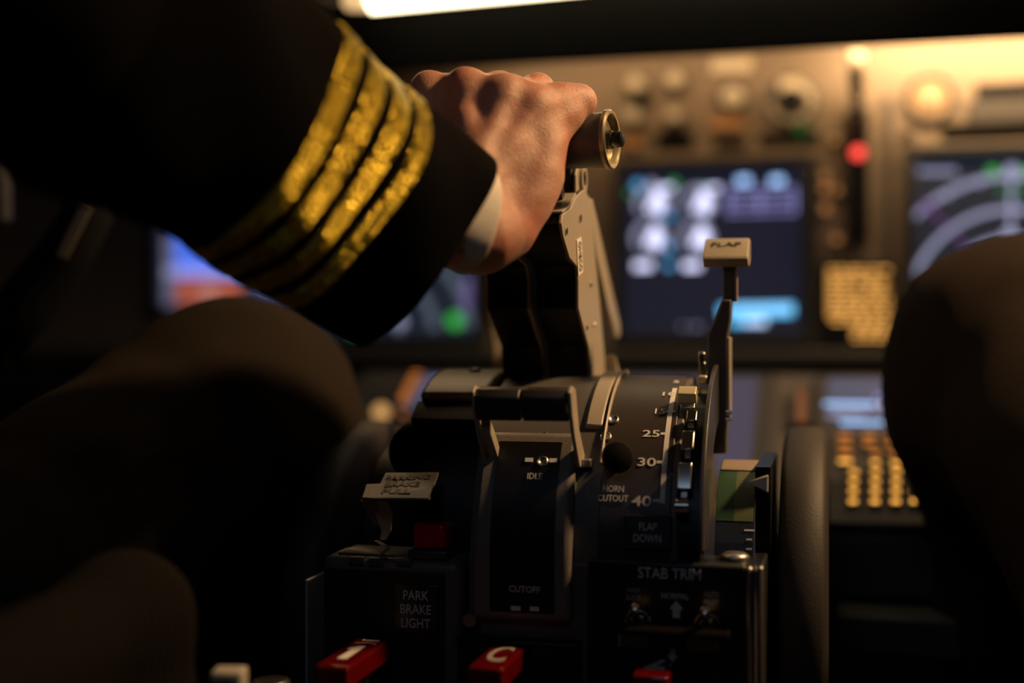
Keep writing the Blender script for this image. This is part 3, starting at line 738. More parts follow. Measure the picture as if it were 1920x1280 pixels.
# wedge knob: sloping lettered face, dark belly
a = fp(1326,449,.012); b = fp(1408,444,.012); cD = fp(1317,488,-.004); dD = fp(1400,482,-.004)
xk0, xk1 = fp(1319,480).x, fp(1404,480).x
zt = fp(1360,447,.012).z; zm = fp(1360,486,-.004).z; zb = fp(1360,501).z
prof = [(YF+.010,zt),(YF-.008,zm+.0015),(YF-.0085,zm-.001),(YF-.004,zb),(YF+.010,zb+.001),(YF+.020,zm),(YF+.020,zt-.001)]
G().prism(prof, xk0,xk1).mk('knob', M_tan, fl, bevel=.0022, seg=4)
nrm_up = (Vector((0,YF+.010,zt))-Vector((0,YF-.008,zm+.0015))).normalized()
text('FLAP', Vector(((xk0+xk1)/2, YF+.010-.018*.36, zt-(zt-zm-.0015)*.36))+X3.cross(nrm_up)*.0003,   .0048, M_ink, fl, X3, nrm_up, width=.020, bold=.0)
xs_ = fp(1366,540).x
G().box((xs_-.0042,YF+.002,fp(1366,566).z),(xs_+.0042,YF+.008,fp(1366,495).z)).mk('stem', M_mgrey, fl, bevel=.001)
G().box((xs_+.0042,YF+.001,fp(1366,566).z),(xs_+.0056,YF+.0095,fp(1366,495).z)).mk('stem_edge', M_tan, fl)
v = []; 
for px0,px1,py in ((1355,1372,562),(1340,1370,600),(1327,1365,628),(1327,1362,850)):
    for dy in (-.002,.014):
        v += [fp(px0,py)+Y3*dy, fp(px1,py)+Y3*dy]
f = []
for i in range(3):
    o = 4*i; f += [(o,o+1,o+5,o+4),(o+1,o+3,o+7,o+5),(o+3,o+2,o+6,o+7),(o+2,o,o+4,o+6)]
f += [(0,2,3,1),(12,13,15,14)]
mk('arm', v, f, M_mgrey, fl, bevel=.001)
v2 = [q.copy() for q in ()]
G().box((fp(1362,700).x,YF-.003,fp(1366,785).z),(fp(1369,700).x,YF+.016,fp(1366,632).z)).mk('arm_edge', M_tan, fl, bevel=.0006)
lathe('pin', (fp(1362,775).x,YF-.002,fp(1366,772).z), X3, [(0,.0022),(.004,.0022)], M_chrome, fl, 16)
lathe('pin', (fp(1362,787).x,YF-.002,fp(1366,786).z), X3, [(0,.0018),(.004,.0018)], M_chrome, fl, 16)
for px,py,m in ((1316,672,M_chrome),(1317,690,M_chrome)):
    c = fp(px,py,-.005); G().box((c.x-.0022,c.y-.002,c.z-.0045),(c.x+.0022,c.y+.004,c.z+.0045)).mk('trigger', m, fl, bevel=.001)

# ---- flap gate with chromed detents
fg = thing('flap_gate','stepped bright steel detent gate along the flap scale','gate', (-.083,.84,CZ-.1))
G().prism(arcprof(RQ-.03, RQ+.009, 0, 84), -.0775,-.0745).mk('side_plate', M_dgrey, fg, bevel=.0006)
G().prism(arcprof(RQ-.03, RQ-.004, -4, 92), -.0925,-.0775).mk('slot_floor', M_blacks, fg)
def detent(px0,px1,py0,py1,R=RQ+.008,dep=.006, m=M_chrome):
    x0,t0 = xof(px0,py0,R); x1,_ = xof(px1,py0,R); _,t1 = xof(px0,py1,R)
    G().prism(arcprof(R-dep,R,t0,t1,6), x0,x1).mk('detent', m, fg, bevel=.0006)
detent(1273,1307,723,738,RQ+.012,.010,mat('brass_block',(.80,.68,.42),.35,.5))
detent(1279,1306,740,764,RQ+.005,.004,M_steel)
detent(1288,1308,768,788); detent(1280,1303,806,842); detent(1272,1298,866,916); 
detent(1290,1303,790,800,RQ+.004,.004,M_steel); detent(1284,1297,845,858,RQ+.004,.004,M_steel); detent(1276,1290,920,934,RQ+.004,.004,M_steel)
x,th = xof(1275,948,RQ+.008); lathe('roller', arcpt(x-.003,th,RQ+.006), X3, [(0,.0045),(.008,.0045)], M_chrome, fg, 24)
for px,py in ((1310,764),(1305,868),(1300,900),(1311,820),(1296,953)):
    x,th = xof(px,py,RQ+.008); lathe('rivet', (-.0772, *arcp(th,RQ+.005)), -X3, [(0,.0010),(.0008,.0008)], M_chrome, fg, 12)
for i,(px,py) in enumerate(((1318,712),(1306,735),(1322,738))):
    c = atY(px,py,.86+.0); G().box((c.x-.003,c.y-.003,c.z-.003),(c.x+.003,c.y+.006,c.z+.003)).mk('catch', mat('brass_block',(.80,.68,.42),.35,.5), fg, bevel=.0012)

# ---- trim indicator drum
di = thing('trim_indicator','curved trim scale with green band beside the flap gate','indicator', (-.058,.87,CZ-.12))
DY, DZ, DR = .880, CZ-.150, .068
def dpf(R,a0,a1,n=18):
    o = [(DY-R*math.sin(math.radians(a0+(a1-a0)*i/n)), DZ+R*math.cos(math.radians(a0+(a1-a0)*i/n))) for i in range(n+1)]
    q = [(DY-(R-.004)*math.sin(math.radians(a0+(a1-a0)*i/n)), DZ+(R-.004)*math.cos(math.radians(a0+(a1-a0)*i/n))) for i in range(n+1)]
    return o+q[::-1]
G().prism(dpf(DR,-10,110), -.0715,-.0475).mk('drum', M_black, di)
G().prism(dpf(DR+.0004,0,58), -.0712,-.0600).mk('green_band', M_green, di)
G().prism(dpf(DR+.0004,0,58), -.0600,-.0478).mk('pale_band', mat('pale_green_band',(.085,.10,.04),.5), di)
G().prism(dpf(DR+.0015,-16,20), -.0715,-.0475).mk('top_edge', M_panel, di, bevel=.001)
for i in range(8):
    a = math.radians(63+i*5.0); n_ = Vector((0,-math.sin(a),math.cos(a))); p = Vector((-.0500,DY,DZ))+n_*(DR+.0003)
    G().obox(p, X3, tan_(63+i*5), n_, (.0018 if i%3 else .0032,.0005,.0002)).mk('tick', M_white, di)
a = 92; n_ = Vector((0,-math.sin(math.radians(a)),math.cos(math.radians(a))))
text('APL\nNOSE\nDOWN', Vector((-.0655,DY,DZ))+Vector((0,-math.sin(math.radians(86)),math.cos(math.radians(86))))*(DR+.0002), .0030, M_dimwhite, di, X3, tan_(86), width=.009)
text('0', Vector((-.0560,DY,DZ))+Vector((0,-math.sin(math.radians(84)),math.cos(math.radians(84))))*(DR+.0002), .0030, M_dimwhite, di, X3, tan_(84))
G().prism([(DY-.05,CZ-.20),(DY-.05,CZ-.08),(DY+.06,CZ-.08),(DY+.06,CZ-.20)], -.0470,-.0375).mk('side_block', M_blacks, di)
q = atY(1424,905,.80)
mk('pointer', [q+Vector((.0050,0,.0045)),q+Vector((.0050,0,-.0055)),q+Vector((-.0075,.004,.000)),q+Vector((.0050,.006,.0045)),q+Vector((.0050,.006,-.0055))],
   [(0,2,1),(3,4,2),(0,3,2),(1,2,4),(0,1,4,3)], M_white, di)

# ---- STAB TRIM panel
sp = thing('stab_trim_panel','black switch panel lettered STAB TRIM at the right of the quadrant','switch panel', (-.09,.785,CZ-.2))
YS = .774
def sx(px,py=1100): return atY(px,py,YS).x
def sz(py,px=1255): return atY(px,py,YS).z
G().box((sx(1100),YS,CZ-.30),(sx(1400),YS+.0055,sz(1054))).mk('face', M_black, sp, bevel=.002)
G().box((-.0905,YS+.0056,.05),(sx(1432),1.0,sz(1054)-.001)).mk('case', M_black, sp, bevel=.002)
G().box((sx(1398),YS-.0006,CZ-.30),(sx(1412),YS+.0055,sz(1056))).mk('edge_strip', M_steel, sp, bevel=.0025)
G().box((sx(1413),YS-.001,CZ-.30),(sx(1420),YS+.0055,sz(1056))).mk('edge_strip', M_mgrey, sp, bevel=.0015)
G().box((sx(1421),YS-.002,CZ-.30),(sx(1432),YS+.0055,sz(1054))).mk('edge_strip', M_steel, sp, bevel=.0025)
def ptext(s,px,py,h,w_,m=M_dimwhite,par=sp,Y=YS,bold=.004):
    p = atY(px,py,Y-.0004); return text(s, p, h/3030, m, par, X3, Z3, width=w_/3030, bold=bold)
ptext('STAB TRIM',1255,1075,20,115); ptext('NORMAL',1266,1117,11,50); ptext('MAIN\nELECT',1188,1113,9,26,mat('dark_ink',(.28,.29,.30),.6)); ptext('AUTO\nPILOT',1334,1121,10,28,mat('dark_ink2',(.36,.37,.38),.6))
def arrow(px,py,s,up):
    c = atY(px,py,YS-.0008); k = s/3030*(1 if up else -1)
    v = [(0,.5),(.42,.0),(.22,.0),(.22,-.5),(-.22,-.5),(-.22,0),(-.42,0)]
    vv = [c+X3*x*abs(k)+Z3*z*k for x,z in v]; mk('arrow', vv, [(0,1,2,5,6),(2,3,4,5)], M_dimwhite, sp)
arrow(1268,1142,31,True); arrow(1261,1228,24,False)
for px,py in ((1160,1083),(1346,1088)): 
    c = atY(px,py,YS-.0005); lathe('screw', c, -Y3, [(0,.0030),(.0008,.0030),(.0004,.0012)], M_black, sp, 20)
for px,py,w_,h in ((1187,1199,56,28),(1318,1208,58,28)):
    c = atY(px,py,YS-.0012); G().box((c.x-w_/6060,YS-.0016,c.z-h/6060),(c.x+w_/6060,YS,c.z+h/6060)).mk('label_plate', M_teal, sp, bevel=.0003)
G().box((sx(1165),YS-.020,sz(1182)),(sx(1372),YS-.004,sz(1169))).mk('guard_bar', mat('bar_matt',(.004,.003,.003),.9,spec=.05), sp, bevel=.002)
for px in (1172,1366): G().box((sx(px)-.002,YS-.010,sz(1182)),(sx(px)+.002,YS,sz(1169))).mk('guard_post', M_blacks, sp)
def toggle(px,py,label):
    c = atY(px,py,YS); t = thing('toggle_switch', label, 'switch', c, None)
    g = G().lathe(c-Y3*.0005, -Y3, [(0,.0085),(.0015,.0085),(.003,.0070),(.0032,.0062),(.0010,.0058)], 32, caps=False); g.mk('collar', M_chrome, t, smooth=True)
    g = G().lathe(c, -Y3, [(0,.0050),(.004,.0050),(.0045,.0040)], 6); g.mk('nut', M_steel, t)
    d = Vector((0,-.75,.66)).normalized()
    lathe('bat', c-Y3*.003, d, [(0,.0014),(.008,.0019),(.014,.0030),(.0165,.0030),(.0180,.0020),(.0184,.0006)], M_chrome, t, 28)
toggle(1197,1163,'chrome toggle switch under the MAIN ELECT lettering'); toggle(1326,1170,'chrome toggle switch under the AUTO PILOT lettering')

# ---- lower middle box and park brake light box
mb = thing('middle_console','plain black console block under the start lever gate','console', (-.19,.8,CZ-.3))
G().box((-.2285,.7725,.05),(-.150,.7798,atY(960,1190,.787).z)).mk('block', M_black, mb, bevel=.002)
G().box((-.2285,.769,atY(960,1192,.78).z-.0035),(-.150,.800,atY(960,1190,.78).z-.001)).mk('ledge', M_black, mb, bevel=.001)
pb = thing('park_brake_box','rounded black box lettered PARK BRAKE LIGHT at the left','console', (-.28,.8,CZ-.3))
PB = .774
x0 = atY(600,1100,PB).x; x1 = atY(866,1100,PB).x; zt = atY(740,1046,PB).z
G().box((x0,PB,.05),(x1,.8155,zt)).mk('body', M_mgrey, pb, bevel=.0075, seg=5)
G().box((x0+.003,PB-.001,.05),(x1-.011,PB+.0006,zt-.0085)).mk('face', M_black, pb, bevel=.0007)
G().box((x0+.010,PB+.006,zt-.002),(x1-.030,.813,zt+.0012)).mk('top_plate', M_mgrey, pb, bevel=.0008)
c = atY(781,1141,PB-.0015); G().box((c.x-.0145,PB-.0028,c.z-.0155),(c.x+.0145,PB-.0005,c.z+.0155)).mk('light_plate', mat('plate_black',(.008,.008,.008),.25), pb, bevel=.0006)
text('PARK\nBRAKE\nLIGHT', (c.x,PB-.0030,c.z), 17/2900, M_dimwhite, pb, X3, Z3, width=59/2900, bold=.008)
# hinge hardware on the box top
for i,(px,py) in enumerate(((668,1052),(705,1054),(757,1054))):
    c = atY(px,py,PB+.002); lathe('hinge', c-X3*.004, X3, [(0,.0034),(.010,.0034)], M_dgrey, pb, 20)
c = atY(885,1160,.7775); lathe('side_screw', c, -Y3, [(0,.0055),(.004,.0055),(.006,.004)], M_steel, mb, 24)
# red light
c = atY(812,1050,.788); c.z = zt+.0008
rl = thing('red_indicator_lamp','square red glass lamp on top of the park brake box','indicator light', c)
G().obox(c+Z3*.0015, X3, Y3, Z3, (.0135,.012,.003)).mk('base', M_dgrey, rl, bevel=.0015)
G().obox(c+Z3*.0125, X3, Y3, Z3, (.0110,.009,.0085)).mk('lens', M_redlens, rl, bevel=.0035, seg=4)
G().obox(c+Z3*.0105, X3, Y3, Z3, (.0040,.003,.004)).mk('bulb_holder', M_blacks, rl, bevel=.001)
# parking brake handle
ph = thing('parking_brake_handle','grey tilted plate handle lettered PARKING BRAKE PULL','handle', c3(720,1045,.83))
A = c3(722,885,.845); B = c3(823,884,.838); C_ = c3(806,934,.800); D_ = c3(702,934,.806)
up = ((A-D_)+(B-C_)).normalized(); rt = ((B-A)+(C_-D_)).normalized(); n_ = rt.cross(up).normalized()
E_ = c3(677,933,.808); F_ = c3(686,906,.822)
v = [E_,D_,C_,B,A,c3(712,905,.830),F_]
vv = v+[q-n_*.0022 for q in v]; m_ = len(v)
mk('plate', vv, [tuple(range(m_)),tuple(range(m_,2*m_))[::-1]]+[(i,(i+1)%m_,m_+(i+1)%m_,m_+i) for i in range(m_)], mat('handle_grey',(.042,.038,.034),.5,bump=.2,bscale=700), ph, bevel=.0008)
cen = (A+B+C_+D_)/4
for i,(s,wd) in enumerate((('PARKING',.030),('BRAKE',.023),('PULL',.019))):
    text(s, cen+up*(.0132-i*.0128)*.85-rt*(.001+i*.0022)+n_*.0002, .0068, M_ink, ph, rt, up, width=wd, bold=.03)
def strip(pts, ws, depth, name, m, par):
    v = []; f = []
    for (p,ww) in zip(pts,ws):
        for dx,dy in ((-ww,0),(ww,0),(ww,depth),(-ww,depth)): v.append(p+RT*dx+FW*dy)
    for i in range(len(pts)-1):
        for k in range(4): f.append((4*i+k,4*i+(k+1)%4,4*i+4+(k+1)%4,4*i+4+k))
    f += [(3,2,1,0),tuple(range(4*len(pts)-4,4*len(pts)))]
    return mk(name, v, f, m, par)
strip([c3(712,936,.822),c3(720,965,.824),c3(724,995,.826),c3(718,1012,.828)], (.004,.0055,.0030,.002), .004, 'bracket', M_tan, ph)
strip([c3(690,938,.820),c3(700,962,.824),c3(706,985,.826)], (.005,.004,.002), .004, 'bracket', M_mgrey, ph)
strip([c3(706,1014,.826),c3(729,1028,.822),c3(711,1041,.822),c3(728,1047,.822)], (.0014,.0014,.0014,.0014), .003, 'spring', M_steel, ph)
# small parts seen between
bt = G().box((atY(760,1010,.84).x-.006,.84,CZ-.128),(atY(760,1010,.84).x+.006,.85,CZ-.124)); o = bt.mk('rocker_switch', M_mgrey, None, bevel=.001); tag(o,'small dim brown rocker just left of the red lamp','switch')
bt = G().lathe(atY(1378,1038,.80)-Z3*.004, Z3, [(0,.009),(.003,.009),(.005,.006)], 24); o = bt.mk('flat_cap', M_steel, None, smooth=True); tag(o,'flat round metal cap above the panel corner at right of STAB TRIM','cap')

# ---- trim wheels
def wheel(x0,x1,yc,zc,label):
    t = thing('trim_handwheel', label, 'wheel', ((x0+x1)/2,yc,zc)); R = .130; h = (x1-x0)
    pr = [(0,R-.045),(0,R-.010),(.0015,R-.004),(.005,R),(h/2,R+.0008),(h-.005,R),(h-.0015,R-.004),(h,R-.010),(h,R-.045)]
    g = G(); v = []; f = []
    o = g.lathe((x0,yc,zc), X3, pr+[(0,R-.045)], 96, caps=False).mk('rim', M_rubber, t, smooth=True)
    lathe('web', (x0+h*.35,yc,zc), X3, [(0,R-.044),(h*.3,R-.044)], M_black, t, 64)
    lathe('hub', (x0+h*.1,yc,zc), X3, [(0,.025),(h*.8,.025)], M_dgrey, t, 32)
    return t
wheel(-.0330,-.0015,.945,CZ-.192,'large black trim wheel at the right of the quadrant')
wheel(-.3700,-.3385,.945,CZ-.192,'large black trim wheel at the left, behind the park brake handle')
o = G().box((-.338,.79,CZ-.32),(-.3365,.83,CZ-.158)).mk('side_panel', mat('pale_grey_strip',(.40,.42,.44),.5), None); tag(o,'narrow grey strip standing at the left side of the park brake box','panel')

# ---- aft pedestal, fire handles and knobs
ap = thing('aft_pedestal','dark aft pedestal deck carrying the red fire handles','console', (-.19,.45,.0))
G().box((-.345,.05,.0),(-.030,.764,CZ-.222)).mk('housing', M_black, ap, bevel=.004)
def fire(px,py,d,s,label,mark,bright):
    p = c3(px,py,d)                                    # near left corner of the top face
    L, W, H = .072, .0215, .014
    t = thing('fire_handle', label, 'handle', (p.x+W/2,p.y+L/2,CZ-.222), None)
    G().box((p.x,p.y,p.z-H),(p.x+W,p.y+L,p.z)).mk('grip', M_red, t, bevel=.0022, seg=4)
    G().box((p.x+W*.28,p.y+L*.3,CZ-.222),(p.x+W*.72,p.y+L*.7,p.z-H)).mk('post', M_blacks, t)
    c = Vector((p.x+W*.5, p.y+L*.46, p.z))
    if s == '1':
        sh = [(-.0040,-.0165),(.0020,-.0165),(.0020,.0165),(-.0020,.0165),(-.0065,.0100),(-.0065,.0060),(-.0040,.0075)]
        vv = [c+X3*(x+.001)+Y3*y+Z3*.0003 for x,y in sh]; mk('numeral', vv, [(0,1,2,3,6),(3,4,5,6)], M_white, t)
    else: text(s, c, .036, M_white if s == '2' else mat('dim_ink',(.30,.27,.24),.6), t, X3, Y3, width=(.0078 if s=='1' else .0125), bold=.02, name='numeral')  # the middle mark has a dimmer ink
    if mark:
        text('(DISCH)', Vector((p.x+W*.52,p.y+L*.90,p.z)), .0030, M_white, t, -X3, -Y3, width=.011)
        v = []; 
        for i in range(9):
            a = math.radians(50+i*10); 
            for r in (.0100,.0107): v.append(Vector((p.x+W*.52+r*math.cos(a), p.y+L*.66+r*math.sin(a), p.z+.0003)))
        mk('arc_mark', v, [(2*i,2*i+1,2*i+3,2*i+2) for i in range(8)], M_white, t)
fire(588,1246,.742,'1','red fire handle marked with a white 1','x',1)
fire(876,1249,.742,'C','red fire handle with a faint curled white mark, in the middle','',.5)
fire(1184,1264,.742,'2','red fire handle marked 2 at the right','',.5)
c = c3(430,1254,.70)
kn = thing('cream_knob','small cream square knob at the lower left','knob', (c.x,c.y,CZ-.222))
G().obox(c-Z3*.006, RT, FW, Z3, (.0090,.008,.0065)).mk('cap', mat('cream_plastic',(.42,.38,.32),.5), kn, bevel=.0022, seg=3)
G().obox(c-Z3*.008-RT*.002-FW*.0082, RT, FW, Z3, (.0055,.0006,.0035)).mk('dark_inlay', M_dgrey, kn)
G().box((c.x-.003,c.y-.003,CZ-.222),(c.x+.003,c.y+.003,c.z-.012)).mk('post', M_blacks, kn)
c = c3(508,1279,.72)
kn = thing('ring_knob','dark round knob with thin bright rim at the bottom edge','knob', (c.x,c.y,CZ-.222))
lathe('cap', (c.x,c.y,CZ-.222), Z3, [(0,.009),(c.z-CZ+.222-.001,.0095),(c.z-CZ+.222,.0085)], M_blacks, kn, 32)
g = G().lathe((c.x,c.y,c.z-.001), Z3, [(0,.0088),(0,.0098),(.0014,.0098),(.0014,.0088)], 40, caps=False).mk('rim', M_steel, kn, smooth=True)

# ================================================================ control wheel of the left seat
cw = thing('control_wheel','dark control yoke with brown edge strip, behind the left arm','yoke', c3(60,700,1.05))
G().tube([c3(-60,700,1.05),c3(60,560,1.05),c3(120,480,1.04),c3(165,400,1.03),c3(150,330,1.03)], [.022,.024,.022,.020,.018], 16).mk('horn', mat('yoke_black',(.008,.008,.009),.8,spec=.1), cw, smooth=True)
G().obox(c3(140,432,1.005), (c3(165,385,1.005)-c3(118,480,1.005)).normalized(), (c3(165,432,1.005)-c3(140,421,1.005)).normalized(), FW, (.024,.0045,.002)).mk('edge_strip', M_mgrey, cw, bevel=.001)
G().tube([c3(-60,700,1.05),c3(-200,760,1.05),c3(-400,770,1.05)], .022, 16).mk('hub_arm', mat('yoke_black',(.008,.008,.009),.8,spec=.1), cw, smooth=True)
G().tube([c3(-230,760,1.05),Vector((-.74,1.05,.02))], .03, 16).mk('column', mat('yoke_black',(.008,.008,.009),.8,spec=.1), cw, smooth=True)
o = G().obox(c3(-8,330,1.1), X3, Y3, Z3, (.012,.008,.04)).mk('sun_visor_clip', M_dgrey, None, bevel=.003); tag(o,'dim grey clip at the left edge of the view','clip')

# ================================================================ people
def cone(a, ra, b, rb): return (tuple(a), ra, tuple(b), rb)
def seated(px_, side, knee_in, elbow=None, cuff=None, hipy=.42):
    """joint positions of a seated adult; side +1 = inner arm/leg on +x"""
    hip = Vector((px_, hipy, CZ-.32)); ch = Vector((px_, hipy-.08, CZ+.06)); nk = Vector((px_, hipy-.07, CZ+.24)); hd = Vector((px_, hipy-.02, CZ+.40))
    J = dict(hip=hip, chest=ch, neck=nk, head=hd)
    for s in (1,-1):
        J['sh',s] = Vector((px_+.19*s, hipy-.09, CZ+.17)); J['hp',s] = hip+Vector((.10*s,0,0))
        if s == side and knee_in is not None: J['kn',s] = Vector(knee_in)
        else: J['kn',s] = Vector((px_+.16*s, hipy+.47, CZ-.10))
        J['an',s] = Vector((J['kn',s].x*.85+px_*.15, J['kn',s].y+.14, .10))
        if s == side and elbow is not None: J['el',s] = Vector(elbow); J['wr',s] = Vector(cuff)
        else: J['el',s] = Vector((px_+.27*s, hipy-.02, CZ-.11)); J['wr',s] = Vector((px_+.17*s, hipy+.22, CZ-.13))
    return J
def body_bones(J, skip=None):
    B = []
    B += [cone(J['hip'],.115,J['chest'],.125), cone(J['chest'],.12,J['neck']-Z3*.06,.085), cone(J['neck']-Z3*.05,.055,J['head']-Z3*.04,.055)]
    h = J['head']; B += [cone(h-Y3*.02+Z3*.03,.088,h+Y3*.025+Z3*.02,.078), cone(h+Y3*.03-Z3*.04,.055,h+Y3*.055-Z3*.075,.035),
          cone(h+Y3*.095+Z3*.015,.008,h+Y3*.112-Z3*.02,.012), cone(h+X3*.077,.010,h+X3*.079-Z3*.03,.009), cone(h-X3*.077,.010,h-X3*.079-Z3*.03,.009),
          cone(h+Y3*.088-Z3*.052-X3*.015,.008,h+Y3*.088-Z3*.052+X3*.015,.008), cone(h+Y3*.088+Z3*.032-X3*.045,.010,h+Y3*.088+Z3*.032+X3*.045,.010)]
    for s in (1,-1):
        B += [cone(J['chest']+Z3*.06,.08,J['sh',s],.062), cone(J['sh',s],.055,J['el',s],.040), cone(J['hp',s],.085,J['kn',s],.058), cone(J['kn',s],.056,J['an',s],.038),
              cone(J['an',s]-Z3*.04,.035,J['an',s]+Y3*.14-Z3*.06,.026)]
        w_ = J['wr',s]; e = J['el',s]
        B += [cone(e,.040,w_,.027)]
        if skip != s:
            d = (w_-e).normalized(); q = w_+d*.075; sd = Vector((d.y,-d.x,0)).normalized()
            B += [cone(w_,.026,q,.032)]
    return B
def fingers(J, s):
    B = []; w_ = J['wr',s]; d = (w_-J['el',s]).normalized(); sd = Vector((d.y,-d.x,0)).normalized(); 
    for k in range(4):
        a = w_+d*.08+sd*(-.027+.018*k); L = (.062,.070,.066,.052)[k]
        b = a+d*L*.55-Z3*.006; c_ = b+d*L*.4-Z3*.022
        B += [cone(w_+d*.02+sd*(-.012+.008*k),.014,a,.0105), cone(a,.0098,b,.0088), cone(b,.0088,c_,.0075)]
    a = w_+d*.03+sd*-.03*s; B += [cone(w_+d*.01,.018,a,.014), cone(a,.012,a+d*.035-sd*.018*s-Z3*.01,.010)]
    return B
def merge(*parts):
    V = []; F = []
    for v,f in parts: n = len(V); V += v; F += [tuple(i+n for i in q) for q in f]
    return V, F

# ---- the captain, whose right hand holds the levers
cc = lambda px,py,d: c3(px,py,d)
Cend = Vector(((782-960)/2400*.762, (640-459)/2400*.762, .762)); C1 = Vector(((497-960)/2400*.690, (640-262)/2400*.690, .690))
def cw_(v): return CAMP+RT*v.x+UP*v.y+FW*v.z
axc = (Cend-C1).normalized(); Lc = (Cend-C1).length
elb = C1-axc*.17
wr = c3(872,410,.772)
J = seated(-.76, 1, c3(440,808,1.0), cw_(elb), c3(800,380,.765), .36)
H = []
def hb_(a, ra, b, rb): H.append(cone(c3(*a), ra, c3(*b), rb))
# wrist and palm
hb_((700,360,.735),.029,(850,385,.765),.026); hb_((850,385,.765),.026,(880,330,.785),.026)
hb_((800,420,.750),.026,(905,437,.772),.0225)
hb_((905,437,.772),.0225,(948,425,.780),.0172); hb_((948,425,.780),.0170,(980,372,.786),.0172)
hb_((980,372,.786),.0172,(1002,325,.790),.0162); hb_((1002,325,.790),.0162,(1012,272,.795),.0148)
hb_((1012,272,.795),.0148,(1010,220,.800),.0128)
hb_((870,330,.785),.022,(885,230,.797),.0155); hb_((885,330,.788),.022,(930,230,.798),.0155); hb_((900,350,.788),.022,(985,240,.800),.015)
hb_((860,330,.792),.020,(830,225,.812),.0145)
# metacarpals and knuckles
hb_((835,340,.784),.0135,(812,190,.804),.0104); hb_((812,190,.804),.0104,(806,170,.808),.0102)
hb_((856,350,.775),.0135,(872,190,.795),.0102); hb_((872,190,.795),.0102,(874,164,.797),.0106)
hb_((880,360,.766),.0130,(940,205,.787),.0094); hb_((940,205,.787),.0094,(948,176,.789),.0102)
hb_((910,380,.770),.0120,(985,225,.790),.0094); hb_((985,225,.790),.0094,(1000,196,.792),.0094)
hb_((815,225,.808),.0120,(950,232,.794),.0122); hb_((835,190,.808),.0105,(990,206,.796),.0098); hb_((838,290,.798),.0155,(950,300,.786),.0168); hb_((905,185,.793),.0098,(905,250,.788),.0120); hb_((842,200,.803),.0098,(850,260,.797),.0120)
# tendon ridges
for a,b in (((862,330,.764),(873,178,.7855)),((880,330,.7555),(944,188,.779)),((905,350,.759),(998,205,.785)),((838,320,.772),(808,185,.7975))):
    hb_(a,.0020,b,.0022)
hb_((872,222,.7775),.0030,(900,292,.7640),.0024)
# fingers
hb_((806,170,.808),.0095,(838,170,.836),.0088); hb_((838,170,.836),.0088,(848,200,.860),.0080); hb_((848,200,.858),.0080,(855,245,.864),.0070)
hb_((874,164,.797),.0098,(936,166,.834),.0092); hb_((936,166,.834),.0092,(950,198,.862),.0082); hb_((950,198,.862),.0082,(950,250,.868),.0072)
hb_((948,176,.789),.0096,(1008,170,.826),.0090); hb_((1008,170,.826),.0090,(1022,200,.857),.0080); hb_((1022,200,.857),.0080,(1020,250,.866),.0070)
hb_((1000,198,.792),.0096,(1050,190,.806),.0094); hb_((1050,190,.806),.0094,(1085,191,.814),.0088); hb_((1085,191,.814),.0086,(1084,214,.842),.0076); hb_((1084,214,.842),.0076,(1070,255,.853),.0066)
hb_((1012,232,.799),.0130,(1045,222,.803),.0105); hb_((1030,245,.801),.0095,(1066,222,.806),.0070)
# thumb under the grip
hb_((850,380,.782),.020,(820,310,.815),.0155); hb_((820,310,.815),.0145,(845,300,.850),.0110); hb_((845,300,.850),.0105,(880,292,.862),.0085)
wf = wrinkle(.00045, 260, 4)
crease0 = np.array(c3(905,330,.755)); crease1 = np.array(c3(978,440,.770))
def hdisp(Q):
    d = wf(Q)
    for (a,b,w0,dep) in ((c3(925,345,.770),c3(965,440,.772),.0016,.0030),(c3(985,285,.780),c3(1005,262,.783),.0014,.0020),(c3(955,420,.765),c3(960,470,.775),.0015,.0018),
                         (c3(1040,235,.796),c3(1052,262,.79),.0014,.0012)):
        a = np.array(a); b = np.array(b); ab = b-a; t = np.clip(((Q-a)@ab)/(ab@ab),0,1)
        e = np.linalg.norm(Q-a-t[:,None]*ab, axis=1); d = d+dep*np.exp(-(e/w0)**2)
    return d
hand = sdf_mesh(H, .00125, .0105, hdisp)
bb = body_bones(J, skip=1)
coarse = sdf_mesh(bb, .012, .05); lh = sdf_mesh(fingers(J,-1), .003, .008)
V, F = merge(hand, coarse, lh)
man = thing('person','person in dark jacket with four gold sleeve stripes, right hand gripping the thrust levers','person', (J['hip'].x,J['hip'].y,0))
mk('body', V, F, M_skin, man, smooth=True)
def inflate(B, k): return [(a,ra+k,b,rb+k) for a,ra,b,rb in B]
